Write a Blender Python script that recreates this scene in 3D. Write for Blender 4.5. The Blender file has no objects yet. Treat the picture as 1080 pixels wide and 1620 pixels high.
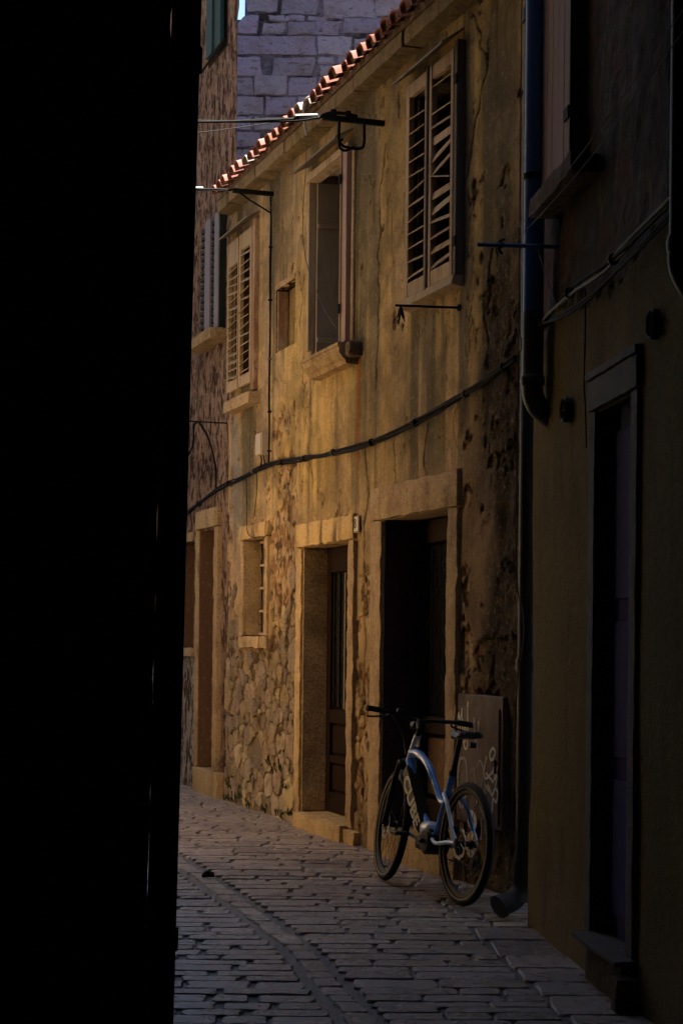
import bpy, math, random
import numpy as np
from mathutils import Vector, Matrix, noise as mnoise

random.seed(7)
R = math.radians
scene = bpy.context.scene
COL = scene.collection

# ------------------------------------------------------------------ camera
cam_d = bpy.data.cameras.new('camera')
cam = bpy.data.objects.new('camera', cam_d)
COL.objects.link(cam)
cam_d.sensor_width = 36.0
cam_d.sensor_fit = 'AUTO'
cam_d.lens = 62.2
cam_d.shift_y = 0.1265
cam_d.clip_start = 0.05
cam_d.clip_end = 600
cam.matrix_world = Matrix.Translation((0, 0, 1.5)) @ Matrix.Rotation(R(90), 4, 'X') @ Matrix.Rotation(R(0.6), 4, 'Z')
scene.camera = cam

# ------------------------------------------------------------------ sky, sun, exposure
SUN_H = Vector((0.97, -0.24))
SUN_EL = 60.0
world = bpy.data.worlds.new('World')
scene.world = world
world.use_nodes = True
wn = world.node_tree
wn.nodes.clear()
sky = wn.nodes.new('ShaderNodeTexSky')
sky.sky_type = 'NISHITA'
sky.sun_disc = False
sky.sun_elevation = R(SUN_EL)
sky.sun_rotation = math.atan2(SUN_H.x, SUN_H.y)
bg = wn.nodes.new('ShaderNodeBackground')
bg.inputs['Strength'].default_value = 0.05
wo = wn.nodes.new('ShaderNodeOutputWorld')
wn.links.new(sky.outputs[0], bg.inputs[0])
wn.links.new(bg.outputs[0], wo.inputs[0])

sun_d = bpy.data.lights.new('sun', 'SUN')
sun_d.energy = 5.0
sun_d.angle = R(0.53)
sun_d.color = (1.0, 0.93, 0.82)
sun = bpy.data.objects.new('sun', sun_d)
COL.objects.link(sun)
_h = SUN_H.normalized()
_to = Vector((_h.x * math.cos(R(SUN_EL)), _h.y * math.cos(R(SUN_EL)), math.sin(R(SUN_EL))))
sun.rotation_euler = (-_to).to_track_quat('-Z', 'Y').to_euler()
sun.location = (20, -12, 30)

vs = scene.view_settings
vs.view_transform = 'Standard'
vs.look = 'None'
vs.gamma = 1.0
vs.exposure = 2.9
vs.use_curve_mapping = False
scene.cycles.max_bounces = 10
scene.cycles.diffuse_bounces = 7
scene.cycles.use_denoising = True

# ------------------------------------------------------------------ numpy noise
_rng = np.random.RandomState(3)
_TAB = _rng.rand(256, 256)
def vnoise(x, y, seed=0):
    x = np.asarray(x, float) + seed * 17.37
    y = np.asarray(y, float) + seed * 9.71
    xi = np.floor(x).astype(int); yi = np.floor(y).astype(int)
    fx = x - xi; fy = y - yi
    fx = fx * fx * (3 - 2 * fx); fy = fy * fy * (3 - 2 * fy)
    a = _TAB[xi % 256, yi % 256]; b = _TAB[(xi + 1) % 256, yi % 256]
    c = _TAB[xi % 256, (yi + 1) % 256]; d = _TAB[(xi + 1) % 256, (yi + 1) % 256]
    return (a * (1 - fx) + b * fx) * (1 - fy) + (c * (1 - fx) + d * fx) * fy
def fbm(x, y, o=5, seed=0, g=0.5):
    t = 0; a = 1; n = 0
    for i in range(o):
        t = t + a * vnoise(x * 2 ** i, y * 2 ** i, seed + i * 5)
        n += a; a *= g
    return t / n
def sstep(a, b, x):
    t = np.clip((np.asarray(x, float) - a) / (b - a), 0, 1)
    return t * t * (3 - 2 * t)
def mixc(c0, c1, t):
    return c0 + (np.asarray(c1) - c0) * np.asarray(t)[..., None]

# ------------------------------------------------------------------ materials
MATS = {}
def _new(name):
    m = bpy.data.materials.new(name)
    m.use_nodes = True
    nt = m.node_tree
    return m, nt, nt.nodes['Principled BSDF']
def mat(name, base, rough=0.85, metal=0.0, var=(), bump=None, rand=0.0, attr=None, spec=None, coat=0.0, fine=None, alpha_trans=0.0, bump2=None, roughvar=None):
    """var: (color, amount 0..1, noise scale, stretch(xyz), ramp lo, ramp hi)"""
    if name in MATS: return MATS[name]
    m, nt, b = _new(name)
    N, L = nt.nodes, nt.links
    tc = N.new('ShaderNodeTexCoord')
    if attr:
        a = N.new('ShaderNodeAttribute'); a.attribute_name = attr
        cur = a.outputs['Color']
    else:
        rgb = N.new('ShaderNodeRGB'); rgb.outputs[0].default_value = (*base, 1)
        cur = rgb.outputs[0]
    info = None
    def coords(stretch, rnd=True):
        mp = N.new('ShaderNodeMapping')
        mp.inputs['Scale'].default_value = stretch
        L.new(tc.outputs['Object'], mp.inputs[0])
        return mp.outputs[0]
    for k, (c2, amt, sc, st, lo, hi) in enumerate(var):
        n = N.new('ShaderNodeTexNoise')
        n.inputs['Scale'].default_value = sc
        n.inputs['Detail'].default_value = 6
        n.inputs['Roughness'].default_value = 0.62
        n.inputs['Distortion'].default_value = 0.25
        L.new(coords(st), n.inputs['Vector'])
        r = N.new('ShaderNodeMapRange')
        r.inputs[1].default_value = lo; r.inputs[2].default_value = hi
        r.inputs[3].default_value = 0; r.inputs[4].default_value = amt
        L.new(n.outputs[0], r.inputs[0])
        mx = N.new('ShaderNodeMix'); mx.data_type = 'RGBA'
        L.new(r.outputs[0], mx.inputs[0])
        L.new(cur, mx.inputs[6])
        mx.inputs[7].default_value = (*c2, 1)
        cur = mx.outputs[2]
    if rand > 0:
        info = N.new('ShaderNodeObjectInfo')
        hs = N.new('ShaderNodeHueSaturation')
        r = N.new('ShaderNodeMapRange')
        r.inputs[3].default_value = 1 - rand; r.inputs[4].default_value = 1 + rand
        L.new(info.outputs['Random'], r.inputs[0])
        L.new(r.outputs[0], hs.inputs['Value'])
        r2 = N.new('ShaderNodeMath'); r2.operation = 'MULTIPLY'; r2.inputs[1].default_value = 7.31
        L.new(info.outputs['Random'], r2.inputs[0])
        r3 = N.new('ShaderNodeMath'); r3.operation = 'FRACT'
        L.new(r2.outputs[0], r3.inputs[0])
        r4 = N.new('ShaderNodeMapRange')
        r4.inputs[3].default_value = 0.5 - 0.05 * rand; r4.inputs[4].default_value = 0.5 + 0.05 * rand
        L.new(r3.outputs[0], r4.inputs[0])
        L.new(r4.outputs[0], hs.inputs['Hue'])
        r5 = N.new('ShaderNodeMapRange')
        r5.inputs[3].default_value = 1 - rand * 0.8; r5.inputs[4].default_value = 1 + rand * 0.5
        L.new(r3.outputs[0], r5.inputs[0])
        L.new(r5.outputs[0], hs.inputs['Saturation'])
        L.new(cur, hs.inputs['Color'])
        cur = hs.outputs[0]
    L.new(cur, b.inputs['Base Color'])
    b.inputs['Roughness'].default_value = rough
    b.inputs['Metallic'].default_value = metal
    if spec is not None: b.inputs['Specular IOR Level'].default_value = spec
    if coat: b.inputs['Coat Weight'].default_value = coat; b.inputs['Coat Roughness'].default_value = 0.15
    if alpha_trans: b.inputs['Transmission Weight'].default_value = alpha_trans
    if roughvar:
        n = N.new('ShaderNodeTexNoise'); n.inputs['Scale'].default_value = roughvar[0]; n.inputs['Detail'].default_value = 4
        L.new(tc.outputs['Object'], n.inputs['Vector'])
        r = N.new('ShaderNodeMapRange'); r.inputs[1].default_value = .3; r.inputs[2].default_value = .7
        r.inputs[3].default_value = roughvar[1]; r.inputs[4].default_value = roughvar[2]
        L.new(n.outputs[0], r.inputs[0]); L.new(r.outputs[0], b.inputs['Roughness'])
    last = None
    for bp in (bump, bump2):
        if not bp: continue
        sc, st, strength, dist = bp
        n = N.new('ShaderNodeTexNoise')
        n.inputs['Scale'].default_value = sc
        n.inputs['Detail'].default_value = 7
        n.inputs['Roughness'].default_value = 0.65
        L.new(coords(st), n.inputs['Vector'])
        bu = N.new('ShaderNodeBump')
        bu.inputs['Strength'].default_value = strength
        bu.inputs['Distance'].default_value = dist
        L.new(n.outputs[0], bu.inputs['Height'])
        if last: L.new(last, bu.inputs['Normal'])
        last = bu.outputs[0]
    if last: L.new(last, b.inputs['Normal'])
    MATS[name] = m
    return m
U = (1, 1, 1)
M_PLASTER = mat('ochre_plaster', (.5, .36, .17), .92, attr='col', var=[((.19, .15, .08), .6, 8, (1, 1, .16), .52, .7), ((.72, .56, .32), .4, 26, U, .55, .7), ((.22, .14, .07), .6, 42, U, .55, .66), ((.05, .03, .02), .85, 90, U, .62, .69)], bump=(40, U, 1.0, .03), bump2=(120, U, 1.0, .014), spec=.15)
M_MORTAR_SHADE = mat('mortar_and_mouth_shade', (.2, .13, .08), .95, var=[((.12, .07, .04), .8, 14, U, .4, .7), ((.4, .3, .19), .6, 35, U, .5, .7)], bump=(40, U, .9, .03), spec=.15)
M_RUBBLE = mat('rubble_stone', (.62, .46, .31), .9, rand=.3, var=[((.42, .25, .12), .75, 9, U, .5, .68), ((.74, .6, .45), .6, 22, U, .5, .66), ((.1, .065, .04), .85, 48, U, .57, .66)], bump=(20, U, 1.0, .05), bump2=(80, U, .9, .016), spec=.2)
M_RUBBLE_G = mat('mossy_stone', (.44, .34, .22), .93, rand=.28, var=[((.1, .11, .045), .85, 6, U, .5, .66), ((.4, .32, .22), .5, 22, U, .52, .7)], bump=(22, U, .9, .03), bump2=(90, U, .6, .008), spec=.2)
M_FRAME = mat('frame_limestone', (.44, .31, .16), .9, rand=.1, var=[((.2, .125, .06), .8, 5, (1, 1, .5), .46, .66), ((.58, .45, .27), .55, 24, U, .52, .68), ((.09, .055, .03), .85, 70, U, .55, .65)], bump=(60, U, .8, .012), bump2=(160, U, .6, .004), spec=.22)
M_LINTEL = mat('stained_limestone', (.58, .4, .18), .88, var=[((.08, .05, .022), .9, 4.5, (1, 1, .2), .48, .62), ((.62, .48, .27), .5, 18, U, .5, .7), ((.1, .06, .03), .8, 70, U, .56, .66)], bump=(60, U, .8, .012), bump2=(160, U, .6, .004), spec=.22)
M_REVEAL = mat('grainy_reveal', (.6, .43, .25), .92, var=[((.15, .1, .05), .8, 60, U, .42, .62), ((.56, .4, .24), .6, 130, U, .52, .68), ((.14, .09, .05), .6, 3, U, .45, .65)], bump=(130, U, .9, .008), spec=.2)
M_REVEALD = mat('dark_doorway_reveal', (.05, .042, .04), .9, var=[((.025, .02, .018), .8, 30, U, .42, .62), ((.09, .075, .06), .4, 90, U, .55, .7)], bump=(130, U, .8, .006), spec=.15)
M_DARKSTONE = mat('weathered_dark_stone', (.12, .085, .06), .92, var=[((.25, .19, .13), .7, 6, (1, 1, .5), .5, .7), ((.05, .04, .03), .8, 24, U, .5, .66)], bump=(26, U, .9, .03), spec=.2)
M_ROUGHCAST = mat('pink_roughcast', (.4, .27, .2), .95, attr='col', var=[((.06, .03, .02), .95, 9, (1, 1, .4), .49, .56), ((.5, .36, .29), .6, 22, (1, 1, .4), .53, .62), ((.04, .022, .015), .95, 24, (1, 1, .4), .54, .6)], bump=(26, (1, 1, .4), 1.0, .06), spec=.15)
M_TOWER = mat('tower_stone_sky_tint', (.165, .168, .265), .85, rand=.16, var=[((.12, .095, .11), .8, 2.2, U, .5, .68), ((.2, .205, .34), .5, 9, (.4, 1, 1), .5, .7), ((.06, .05, .05), .85, 18, (.4, 1, 1), .56, .66)], bump=(14, U, .9, .05), bump2=(70, U, .6, .01), spec=.3)  # violet-blue base paints the sky light onto the stone
M_TOWERJ = mat('tower_mortar_sky_tint', (.11, .11, .17), .95, var=[((.02, .019, .023), .95, 2.6, U, .46, .58)], bump=(16, U, 1, .05), spec=.15)  # same sky tint painted into the joints
M_TILE = mat('terracotta_tile', (.23, .085, .062), .9, rand=.2, var=[((.2, .16, .14), .6, 18, U, .56, .7), ((.36, .15, .1), .5, 40, U, .5, .7)], bump=(90, U, .5, .004), spec=.2)
M_TILEP = mat('pale_lichen_tile', (.3, .27, .25), .9, rand=.15, var=[((.26, .15, .12), .7, 18, U, .5, .65)], bump=(90, U, .5, .004), spec=.2)
M_CORNICE = mat('cornice_stone', (.24, .175, .095), .92, rand=.12, var=[((.1, .075, .04), .85, 7, (1, 1, .4), .45, .66), ((.42, .33, .2), .5, 26, U, .52, .7)], bump=(40, U, .8, .015), spec=.2)
M_WOOD = mat('bleached_shutter_wood', (.43, .33, .22), .88, rand=.14, var=[((.2, .125, .07), .8, 14, (1, 1, .12), .5, .7), ((.3, .12, .06), .7, 22, U, .62, .72)], bump=(60, (1, 1, .1), .5, .006), spec=.25)
M_WOODD = mat('dark_casing_wood', (.1, .085, .08), .8, var=[((.2, .17, .15), .6, 14, (1, 1, .1), .5, .7), ((.2, .07, .03), .7, 12, U, .6, .7)], bump=(60, (1, 1, .1), .5, .006), spec=.3)
M_WOODR = mat('peeling_red_wood', (.3, .17, .1), .85, var=[((.5, .38, .26), .8, 14, (1, 1, .2), .45, .6), ((.12, .06, .03), .7, 26, U, .55, .7)], bump=(60, (1, 1, .2), .6, .006), spec=.2)
M_GREYPANEL = mat('grey_panel_wood', (.3, .25, .195), .8, var=[((.19, .155, .12), .6, 10, (1, 1, .2), .5, .7), ((.36, .3, .24), .4, 18, (1, 1, .3), .5, .7)], bump=(60, (1, 1, .1), .35, .004), spec=.25)
M_SLATE = mat('grey_hood_board', (.22, .18, .14), .85, var=[((.1, .08, .06), .7, 12, (.3, 1, 1), .5, .7)], bump=(40, U, .4, .006), spec=.25)
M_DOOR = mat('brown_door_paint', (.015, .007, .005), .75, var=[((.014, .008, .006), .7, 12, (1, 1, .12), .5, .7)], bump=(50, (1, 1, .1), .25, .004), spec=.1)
M_DOORR = mat('far_door_brown', (.13, .07, .04), .8, var=[((.09, .05, .03), .8, 7, (1, 1, .2), .45, .7), ((.3, .2, .13), .5, 20, U, .55, .7)], bump=(50, (1, 1, .15), .4, .006), spec=.25)
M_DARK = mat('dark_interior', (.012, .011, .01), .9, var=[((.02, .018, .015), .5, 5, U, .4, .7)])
M_GLASS = mat('dark_glass', (.015, .017, .02), .08, var=[((.03, .03, .03), .5, 6, U, .5, .7)], spec=.5)
M_RIBGLASS = mat('ribbed_pale_panel', (.2, .19, .09), .5, var=[((.12, .11, .05), .5, 12, U, .4, .7)], spec=.4)
M_IRON = mat('black_iron', (.012, .011, .01), .8, var=[((.045, .02, .01), .7, 30, U, .6, .75)], bump=(120, U, .3, .002), spec=.12)
M_CABLE = mat('black_cable', (.009, .009, .01), .8, var=[((.022, .019, .017), .6, 40, U, .5, .7)], spec=.12)
M_CABLEG = mat('grey_cable', (.13, .125, .12), .6, var=[((.07, .062, .055), .6, 30, U, .5, .7)], spec=.25)
M_WHITE = mat('white_plastic', (.4, .4, .4), .4, var=[((.5, .47, .42), .5, 30, U, .5, .7)], spec=.5)
M_BOX = mat('cream_junction_plastic', (.46, .4, .31), .55, var=[((.3, .24, .17), .6, 18, U, .5, .72)], spec=.4)
M_PIPEB = mat('blue_grey_pipe', (.1, .22, .5), .42, var=[((.07, .15, .36), .6, 3, (1, 1, .3), .45, .7)], bump=(30, U, .1, .003), spec=.5)
M_PIPEG = mat('grey_brown_pipe', (.13, .11, .085), .5, var=[((.07, .06, .05), .6, 6, U, .45, .7)], bump=(30, U, .15, .003), spec=.45)
M_PIPED = mat('cast_iron_pipe', (.03, .034, .042), .55, var=[((.06, .055, .05), .6, 9, (1, 1, .3), .5, .7), ((.09, .05, .03), .5, 20, U, .6, .72)], bump=(70, U, .4, .003), spec=.4)
M_RIGHT = mat('right_house_plaster', (.4, .3, .12), .93, attr='col', var=[((.1, .07, .03), .55, 4, (1, 1, .3), .52, .72), ((.27, .19, .07), .5, 9, (1, 1, .5), .55, .7), ((.05, .035, .022), .8, 55, U, .58, .68)], bump=(18, U, .8, .03), bump2=(110, U, .9, .012), spec=.2)
M_PALEFRAME = mat('pale_grey_frame_stone', (.085, .08, .078), .8, rand=.05, var=[((.06, .055, .05), .6, 9, (1, 1, .5), .5, .7)], bump=(60, U, .8, .01), spec=.3)
M_BLUEDOOR = mat('navy_door_paint', (.006, .022, .16), .8, var=[((.008, .024, .16), .6, 8, (1, 1, .15), .5, .7)], bump=(50, (1, 1, .1), .2, .004), spec=.15)
M_PINKBOARD = mat('pink_grey_board', (.36, .25, .22), .85, var=[((.25, .16, .13), .7, 14, (1, 1, .08), .5, .7)], bump=(60, (1, 1, .06), .5, .006), spec=.25)
M_TEAL = mat('teal_shutter_paint', (.012, .05, .055), .7, var=[((.008, .03, .035), .6, 10, (1, 1, .15), .5, .7)], bump=(60, (1, 1, .1), .3, .004), spec=.35)
M_LILAC = mat('faded_lilac_shutter', (.2, .18, .22), .75, var=[((.12, .1, .11), .5, 10, (1, 1, .15), .5, .7)], bump=(60, (1, 1, .1), .3, .004), spec=.3)
M_GREEND = mat('dark_green_shutter', (.01, .016, .013), .85, var=[((.03, .03, .02), .5, 12, U, .5, .7)], spec=.3)
M_PAVE = mat('paving_limestone', (.3, .24, .2), .55, rand=.3, var=[((.2, .15, .11), .8, 7, (.5, 1, 1), .48, .7), ((.46, .39, .32), .5, 22, U, .52, .7), ((.1, .08, .07), .6, 60, U, .62, .72), ((.17, .125, .1), .75, 1.3, U, .45, .65)], bump=(14, (.6, 1, 1), .9, .03), bump2=(70, U, .7, .01), spec=.9, roughvar=(9, .2, .44))
M_JOINT = mat('dark_paving_joint', (.045, .047, .055), .4, var=[((.1, .085, .07), .7, 20, U, .5, .7)], bump=(50, U, .9, .02), spec=.7)
M_BLACKWALL = mat('shade_black_wall', (.05, .045, .042), .95, var=[((.02, .018, .016), .6, 6, U, .45, .7)], bump=(20, U, .8, .03), spec=.1)  # shade of the unlit corner and passage is put into this near-black base
M_OPPG = mat('dark_blocker_facade', (.09, .08, .075), .93, var=[((.05, .045, .04), .6, 2, U, .45, .7)], bump=(20, U, .6, .02), spec=.2)
M_OPP = mat('bounce_facade', (.84, .56, .27), .92, var=[((.72, .46, .2), .5, 2, (1, 1, .4), .45, .7), ((.86, .68, .44), .4, 12, U, .5, .7)], bump=(40, U, .3, .008), spec=.2)
M_GENWALL = mat('plain_house_wall', (.45, .37, .27), .93, var=[((.32, .25, .18), .6, 1.5, (1, 1, .5), .45, .7)], bump=(20, U, .4, .02), spec=.2)
M_CAB = mat('graffitied_cabinet', (.16, .11, .092), .7, var=[((.04, .03, .026), .9, 5, (1, 1, .3), .48, .68), ((.3, .22, .19), .5, 16, (1, 1, .3), .55, .72)], bump=(50, (1, 1, .3), .2, .004), spec=.3)
M_CHALK = mat('chalk_white_paint', (.86, .8, .7), .8, var=[((.4, .36, .3), .6, 60, U, .5, .7)])
M_CHALKD = mat('faded_grey_spray', (.42, .39, .4), .85, var=[((.22, .18, .17), .7, 40, U, .45, .7)])
M_PLATE = mat('cream_enamel', (.7, .63, .42), .35, var=[((.5, .42, .26), .5, 60, U, .5, .7)], spec=.5)
M_INK = mat('black_enamel', (.02, .02, .018), .5, var=[((.05, .04, .03), .4, 60, U, .5, .7)])
M_RUBBER = mat('tyre_rubber', (.01, .01, .011), .8, var=[((.025, .022, .02), .5, 40, U, .5, .75)], bump=(200, U, .4, .002), spec=.3)
M_BLUE = mat('bicycle_blue', (.12, .4, 1.0), .22, var=[((.05, .26, .9), .4, 12, U, .4, .7)], spec=.5, coat=.5)
M_BLUE_LIT = mat('bicycle_blue_lit', (.72, .84, 1.0), .25, var=[((.5, .58, .84), .4, 12, U, .4, .7)], spec=.5, coat=.5)  # paler copy of the blue, paints highlights on the lit frame members
M_BIKEBLK = mat('bicycle_black', (.009, .009, .01), .5, var=[((.018, .018, .018), .4, 40, U, .5, .7)], spec=.35)
M_ALLOY = mat('brushed_alloy', (.62, .62, .62), .3, 1.0, var=[((.4, .4, .4), .5, 40, U, .5, .7)])
M_STEEL = mat('rotor_steel', (.55, .55, .53), .28, 1.0, var=[((.6, .6, .58), .4, 60, U, .5, .7)])
M_CREAM = mat('cream_decal', (.75, .68, .5), .5, var=[((.6, .52, .36), .4, 50, U, .5, .7)])
M_REFL = mat('reflective_tyre_band', (.22, .2, .13), .5, var=[((.25, .22, .15), .6, 50, U, .45, .7)])
M_MOSS = mat('moss_green', (.03, .045, .012), .9, var=[((.05, .065, .02), .7, 30, U, .45, .7)], spec=.2)
M_CLOD = mat('dark_clod', (.02, .016, .012), .9, var=[((.05, .035, .02), .6, 60, U, .5, .7)], bump=(90, U, .8, .008))
M_CLOTH = mat('dark_rag', (.05, .045, .06), .95, var=[((.12, .11, .12), .6, 30, U, .5, .7)])

# ------------------------------------------------------------------ mesh builder
class MB:
    def __init__(s): s.v = []; s.f = []
    def add(s, verts, faces):
        o = len(s.v)
        s.v += [tuple(p) for p in verts]
        s.f += [tuple(i + o for i in f) for f in faces]
        return s
    def box(s, x0, x1, y0, y1, z0, z1, c=0.004, jit=0.0):
        """chamfered box"""
        c = min(c, (x1 - x0) * .4, (y1 - y0) * .4, (z1 - z0) * .4)
        cx, cy, cz = (x0 + x1) / 2, (y0 + y1) / 2, (z0 + z1) / 2
        hx, hy, hz = (x1 - x0) / 2, (y1 - y0) / 2, (z1 - z0) / 2
        V = []; idx = {}
        for sx in (-1, 1):
            for sy in (-1, 1):
                for sz in (-1, 1):
                    for ax in range(3):
                        p = [cx + sx * (hx - (c if ax != 0 else 0)), cy + sy * (hy - (c if ax != 1 else 0)), cz + sz * (hz - (c if ax != 2 else 0))]
                        if jit: p = [q + random.uniform(-jit, jit) for q in p]
                        idx[(sx, sy, sz, ax)] = len(V); V.append(p)
        F = []
        def quad(keys, out):
            ks = [idx[k] for k in keys]
            a, b, cc = (Vector(V[ks[i]]) for i in range(3))
            n = (b - a).cross(cc - a)
            if n.dot(Vector(out)) < 0: ks.reverse()
            F.append(tuple(ks))
        for ax in range(3):
            o = [i for i in range(3) if i != ax]
            for sg in (-1, 1):
                ks = []
                for (a, b) in ((-1, -1), (1, -1), (1, 1), (-1, 1)):
                    k = [0, 0, 0]; k[ax] = sg; k[o[0]] = a; k[o[1]] = b
                    ks.append((*k, ax))
                n = [0, 0, 0]; n[ax] = sg
                quad(ks, n)
        for a in range(3):
            o = [i for i in range(3) if i != a]
            for s1 in (-1, 1):
                for s2 in (-1, 1):
                    ks = []
                    for (sa, ax) in ((-1, o[0]), (1, o[0]), (1, o[1]), (-1, o[1])):
                        k = [0, 0, 0]; k[a] = sa; k[o[0]] = s1; k[o[1]] = s2
                        ks.append((*k, ax))
                    n = [0, 0, 0]; n[o[0]] = s1; n[o[1]] = s2
                    quad(ks, n)
        for sx in (-1, 1):
            for sy in (-1, 1):
                for sz in (-1, 1):
                    quad([(sx, sy, sz, 0), (sx, sy, sz, 1), (sx, sy, sz, 2)], (sx, sy, sz))
        return s.add(V, F)
    def stone(s, x0, x1, y0, y1, z0, z1, step=.05, amp=.008, rnd=.02, seed=0, fr=9.0):
        """rounded, lumpy subdivided block"""
        dims = (x1 - x0, y1 - y0, z1 - z0)
        n = [max(2, min(60, int(d / step))) for d in dims]
        c = Vector(((x0 + x1) / 2, (y0 + y1) / 2, (z0 + z1) / 2))
        h = Vector((dims[0] / 2, dims[1] / 2, dims[2] / 2))
        rr = min(rnd, min(dims) * .45)
        cache = {}; V = []; F = []
        def vert(i, j, k):
            key = (i, j, k)
            if key in cache: return cache[key]
            def co(i, n, hh):
                t = -1 + 2 * i / n
                e = 1 - rr / hh * .5
                return t * hh
            p = Vector((co(i, n[0], h.x), co(j, n[1], h.y), co(k, n[2], h.z)))
            q = Vector([max(-h[a] + rr, min(h[a] - rr, p[a])) for a in range(3)])
            dlt = p - q
            if dlt.length > 1e-9: p = q + dlt.normalized() * rr
            w = c + p
            nv = mnoise.noise_vector(w * fr + Vector((seed * 3.1, seed * 1.7, seed)))
            nv2 = mnoise.noise_vector(w * fr * 2.7 + Vector((seed * 1.1, seed * 5.7, seed)))
            w = w + nv * amp + nv2 * amp * .5
            cache[key] = len(V); V.append(w)
            return cache[key]
        for ax in range(3):
            a, b = [i for i in range(3) if i != ax]
            for side in (0, n[ax]):
                for i in range(n[a]):
                    for j in range(n[b]):
                        q = []
                        for (di, dj) in ((0, 0), (1, 0), (1, 1), (0, 1)):
                            k = [0, 0, 0]; k[ax] = side; k[a] = i + di; k[b] = j + dj
                            q.append(vert(*k))
                        flip = (side == 0) ^ (ax == 1)
                        if flip: q.reverse()
                        F.append(tuple(q))
        return s.add(V, F)
    def tube(s, pts, r, n=8, cap=True, closed=False):
        pts = [Vector(p) for p in pts]
        m = len(pts)
        rs = r if isinstance(r, (list, tuple)) else [r] * m
        V = []; F = []
        up = None
        for i, p in enumerate(pts):
            if closed: t = pts[(i + 1) % m] - pts[i - 1]
            else: t = pts[min(i + 1, m - 1)] - pts[max(i - 1, 0)]
            t.normalize()
            if up is None:
                up = Vector((0, 0, 1)) if abs(t.z) < .9 else Vector((1, 0, 0))
            a = t.cross(up)
            if a.length < 1e-6: a = t.orthogonal()
            a.normalize()
            b = a.cross(t).normalized()
            up = b
            for k in range(n):
                an = 2 * math.pi * k / n
                V.append(p + (a * math.cos(an) + b * math.sin(an)) * rs[i])
        seg = m if closed else m - 1
        for i in range(seg):
            j = (i + 1) % m
            for k in range(n):
                F.append((i * n + k, i * n + (k + 1) % n, j * n + (k + 1) % n, j * n + k))
        if cap and not closed:
            F.append(tuple(reversed(range(n))))
            F.append(tuple((m - 1) * n + k for k in range(n)))
        return s.add(V, F)
    def prism(s, poly, axis, a0, a1):
        """polygon in the two other axes extruded along axis"""
        n = len(poly)
        def P(p, a):
            if axis == 0: return (a, p[0], p[1])
            if axis == 1: return (p[0], a, p[1])
            return (p[0], p[1], a)
        V = [P(p, a0) for p in poly] + [P(p, a1) for p in poly]
        area = sum(poly[i][0] * poly[(i + 1) % n][1] - poly[(i + 1) % n][0] * poly[i][1] for i in range(n))
        F = [tuple(range(n)), tuple(range(2 * n - 1, n - 1, -1))]
        F += [(i, i + n, (i + 1) % n + n, (i + 1) % n) for i in range(n)]
        flip = (area > 0) ^ (axis == 1)
        if not flip: F = [tuple(reversed(f)) for f in F]
        return s.add(V, [tuple(reversed(f)) for f in F] if True else F)
    def lathe(s, prof, n=24, centre=(0, 0, 0), axis='Y'):
        V = []; F = []
        m = len(prof)
        for k in range(n):
            a = 2 * math.pi * k / n
            for (r, h) in prof:
                if axis == 'Y': V.append((centre[0] + r * math.cos(a), centre[1] + h, centre[2] + r * math.sin(a)))
                else: V.append((centre[0] + r * math.cos(a), centre[1] + r * math.sin(a), centre[2] + h))
        for k in range(n):
            k2 = (k + 1) % n
            for i in range(m - 1):
                F.append((k * m + i, k * m + i + 1, k2 * m + i + 1, k2 * m + i))
        return s.add(V, F)
    def dome(s, pts, y_back, y_front, inset, normal='-y', bulge=.01, seed=0):
        """irregular slab: outline pts (2D), sides, bevel ring, domed face.  '-y': pts are (x,z); 'z': pts are (x,y)"""
        n = len(pts)
        c = (sum(p[0] for p in pts) / n, sum(p[1] for p in pts) / n)
        def mk(p, d):
            return (p[0], d, p[1]) if normal == '-y' else (p[0], p[1], d)
        def shr(p, m):
            dx, dy = c[0] - p[0], c[1] - p[1]
            l = math.hypot(dx, dy) or 1
            k = min(m, l * .45) / l
            return (p[0] + dx * k, p[1] + dy * k)
        rg = random.Random(seed)
        sg = y_front - y_back
        V = [mk(p, y_back) for p in pts]
        V += [mk(shr(p, inset * .15), y_back + sg * .62) for p in pts]
        V += [mk(shr(p, inset * rg.uniform(.9, 1.3)), y_front + (bulge * .3 if sg > 0 else -bulge * .3) * rg.uniform(-.6, .6)) for p in pts]
        hs = 1 if sg > 0 else -1
        V += [mk((p[0] + (c[0] - p[0]) * .5, p[1] + (c[1] - p[1]) * .5), y_front + hs * bulge * rg.uniform(.3, 1.1)) for p in pts]
        V.append(mk(c, y_front + hs * bulge * rg.uniform(.5, 1.2)))
        F = []
        for r in range(3):
            for i in range(n):
                j = (i + 1) % n
                F.append((r * n + i, r * n + j, (r + 1) * n + j, (r + 1) * n + i))
        for i in range(n):
            F.append((3 * n + i, 3 * n + (i + 1) % n, 4 * n))
        a = sum(pts[i][0] * pts[(i + 1) % n][1] - pts[(i + 1) % n][0] * pts[i][1] for i in range(n))
        ccw = a > 0
        good = ccw   # for z-up with front>back, ccw outline gives outward sides
        if normal == '-y': good = ccw
        if not good: F = [tuple(reversed(f)) for f in F]
        return s.add(V, F)
    def build(s, name, m, parent=None, smooth=False, loc=None, sharp=35):
        me = bpy.data.meshes.new(name)
        me.from_pydata(s.v, [], s.f)
        me.update()
        return link(name, me, m, parent, smooth, loc, sharp)
def link(name, me, m, parent=None, smooth=False, loc=None, sharp=35):
    o = bpy.data.objects.new(name, me)
    COL.objects.link(o)
    if m and not me.materials: me.materials.append(m)
    if smooth:
        me.shade_smooth()
        if sharp: me.set_sharp_from_angle(angle=R(sharp))
    if parent: o.parent = parent
    if loc: o.location = loc
    return o
def empty(name, loc=(0, 0, 0), rz=0.0):
    o = bpy.data.objects.new(name, None)
    COL.objects.link(o)
    o.location = loc; o.rotation_euler = (0, 0, rz)
    o.empty_display_size = .2
    return o
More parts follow.
